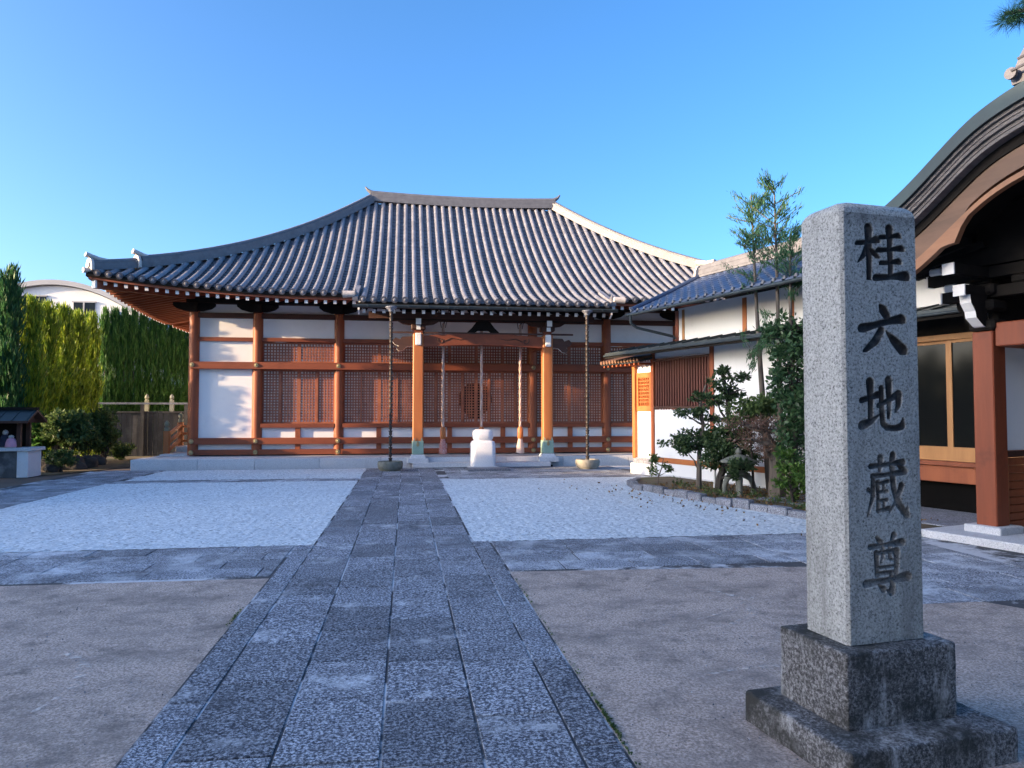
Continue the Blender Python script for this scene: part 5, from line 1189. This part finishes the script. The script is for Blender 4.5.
# little roofed shrine
kx0, kx1, ky0, ky1 = -11.9, -9.0, 19.45, 20.75
sh = empty('roadside_shrine', (-10.8, 20.2, 0), 'small roofed shrine with green copper roof on a stained stone counter', 'shrine')
part('stone_counter', sh, lambda b: (b.box((-11.2, 20.2, .29), (3.2, .62, .68), M['counterstone'], bev=.01), b.box((-11.0, 20.2, .665), (3.5, .76, .09), M['platform'], bev=.01), b.box((-9.46, 20.2, .29), (.26, .68, .66), M['stonewhite'], bev=.01)))
for x in (-11.9, -9.6):
    for y in (19.98, 20.44): part('post', sh, lambda b: b.box((x, y, 1.05), (.09, .09, .72), M['wooddark']))
part('back_board', sh, lambda b: (b.box((-10.75, 20.48, 1.05), (2.3, .04, .7), M['woodblack'])))
def shroof(b):
    V = []
    for x in (-12.4, -9.28): V += [(x, 19.7, 1.32), (x, 20.2, 1.60), (x, 20.7, 1.32), (x, 20.7, 1.38), (x, 20.2, 1.67), (x, 19.7, 1.38)]
    b.add(V, [(5, 4, 10, 11), (4, 3, 9, 10)], M['copper']); b.add(V, [(0, 1, 7, 6), (1, 2, 8, 7), (0, 5, 11, 6), (2, 3, 9, 8), (0, 1, 4, 5), (1, 2, 3, 4), (6, 7, 10, 11), (7, 8, 9, 10)], M['wooddark'])
    b.beam((-12.4, 20.2, 1.69), (-9.28, 20.2, 1.69), .14, .07, M['woodblack'])
    for x in np.arange(-12.3, -9.3, .33): b.beam((x, 19.7, 1.385), (x, 20.2, 1.675), .02, .02, M['copper'])
part('roof', sh, shroof)
part('gable_board', sh, lambda b: b.prism([(-.42, 0), (.42, 0), (0, .23)], (-9.5, 20.2, 1.34), (0, 1, 0), (0, 0, 1), .03, M['wooddark']))
for i, (x, y, bib, lab) in enumerate(((-9.93, 20.0, 'navy', 'small stone statue in a dark cape inside the roofed shrine'), (-9.76, 19.93, 'pink', 'small stone statue in a pink bib at the edge of the shrine counter'))):
    s = empty('small_statue', (x, y, .71), lab, 'statue', 'statues in the roofed shrine')
    hh = .42 if i == 0 else .30
    part('body', s, lambda b: b.lathe((x, y, .71), [(.10, 0), (.11, .06), (.095, hh * .5), (.07, hh * .72), (.035, hh * .76), (.06, hh * .82), (.068, hh * .92), (.045, hh * 1.02), (.01, hh * 1.06)], M['skinstone'], 14), 60)
    part('cape' if i == 0 else 'bib', s, lambda b: b.lathe((x, y, .73), [(.135, 0), (.12, hh * .4), (.09, hh * .66), (.05, hh * .72)], M[bib], 14), 60)

# pale building with barrel roof, far behind the hedge
bgd = empty('pale_hall_building', (-28, 62, 0), 'large pale building with arched roof rising far behind the hedge', 'building')
ax = -26.6
arc = [(ax + t, 11.25 - .062 * t * t) for t in np.linspace(-8, 8, 33)]
part('wall', bgd, lambda b: b.prism([(arc[0][0], 0)] + arc + [(arc[-1][0], 0)], (0, 60, 0), (1, 0, 0), (0, 0, 1), -18, M['concretewhite']))
def barrel(b):
    V = []; F = []
    for x, z in arc: V += [(x * 1 + (x - ax) * .01, 59.6, z + .05), (x + (x - ax) * .01, 78, z + .05), (x + (x - ax) * .02, 78, z + .42), (x + (x - ax) * .02, 59.6, z + .42)]
    for k in range(len(arc) - 1):
        a = 4 * k; F += [(a, a + 1, a + 5, a + 4), (a + 1, a + 2, a + 6, a + 5), (a + 2, a + 3, a + 7, a + 6), (a + 3, a, a + 4, a + 7)]
    b.add(V, F, M['bgroof'])
part('barrel_roof', bgd, barrel, 40)
for x0, x1, z0, z1 in ((-29.3, -27.2, 9.2, 10.4), (-25.2, -23.7, 8.5, 10.0), (-33, -31, 8, 9.2)):
    f = part('window', bgd, lambda b: b.box(((x0 + x1) / 2, 59.97, (z0 + z1) / 2), (x1 - x0, .12, z1 - z0), M['glassdark']))
    part('frame', f, lambda b: (b.box(((x0 + x1) / 2, 59.94, z0 - .05), (x1 - x0 + .2, .2, .1), M['bgroof']), b.box(((x0 + x1) / 2, 59.94, z1 + .05), (x1 - x0 + .2, .2, .1), M['bgroof']), b.box(((x0 + x1) / 2, 59.94, (z0 + z1) / 2), (.1, .2, z1 - z0), M['bgroof'])))
part('stair_tower', bgd, lambda b: b.box((-21.6, 58.6, 4.6), (.9, 2.4, 9.0), M['bgroof']))
# pine whose lowest bough reaches into the top right corner
pn = empty('pine_tree', (7.2, 3.2, 0), 'pine bough with long needles reaching in at the top right corner', 'pine tree')
tp = Vector((4.66, 5.02, 4.74))
def pt(b):
    limb(b, [(7.2, 3.2, -.05), (7.1, 3.3, 2.5), (7.25, 3.2, 5), (7.0, 3.3, 7.5)], .17, .06, M['bark'], 10)
    limb(b, [(7.2, 3.25, 4.6), (6.4, 3.9, 4.95), (5.6, 4.6, 4.78), tuple(tp)], .07, .015, M['bark'], 7)
    for a in ((5.9, 4.6, 5.15), (5.3, 4.3, 5.2), (6.6, 3.4, 5.5)): limb(b, [(6.4, 3.9, 4.95), a], .03, .01, M['bark'], 6)
part('trunk', pn, pt, 50)
P, D = [], []
def tuft(c, n=70, r=.16):
    for _ in range(n):
        dd = rng.normal(size=3); dd /= np.linalg.norm(dd); dd[2] = dd[2] * .8; P.append(np.array(c) + dd * r * .5); D.append(dd)
for t in np.linspace(0, .5, 16): tuft(tp.lerp(Vector((5.6, 4.6, 4.80)), t) + Vector((random.gauss(0, .05), random.gauss(0, .05), random.gauss(0, .04))), 150)
for c in ((5.9, 4.6, 5.2), (5.3, 4.3, 5.22), (6.6, 3.4, 5.5), (7, 3.3, 7.4), (7.2, 3.2, 6.6), (6.7, 3.2, 7.0), (7.4, 3.6, 6.8)): tuft(c, 220, .3)
D = np.array(D)
P = np.array(P); n_ = len(P); tt = np.cross(D, rng.normal(size=(n_, 3))); tt /= np.linalg.norm(tt, axis=1)[:, None]
b = MB(); 
for p, q, t in zip(P, D, tt):
    q = q / np.linalg.norm(q); a = p - q * .05; e = p + q * .075; b.add([a - t * .0016, a + t * .0016, e], [(0, 1, 2)], L_['cedar'])
b.build('needles', pn, sheet=True)
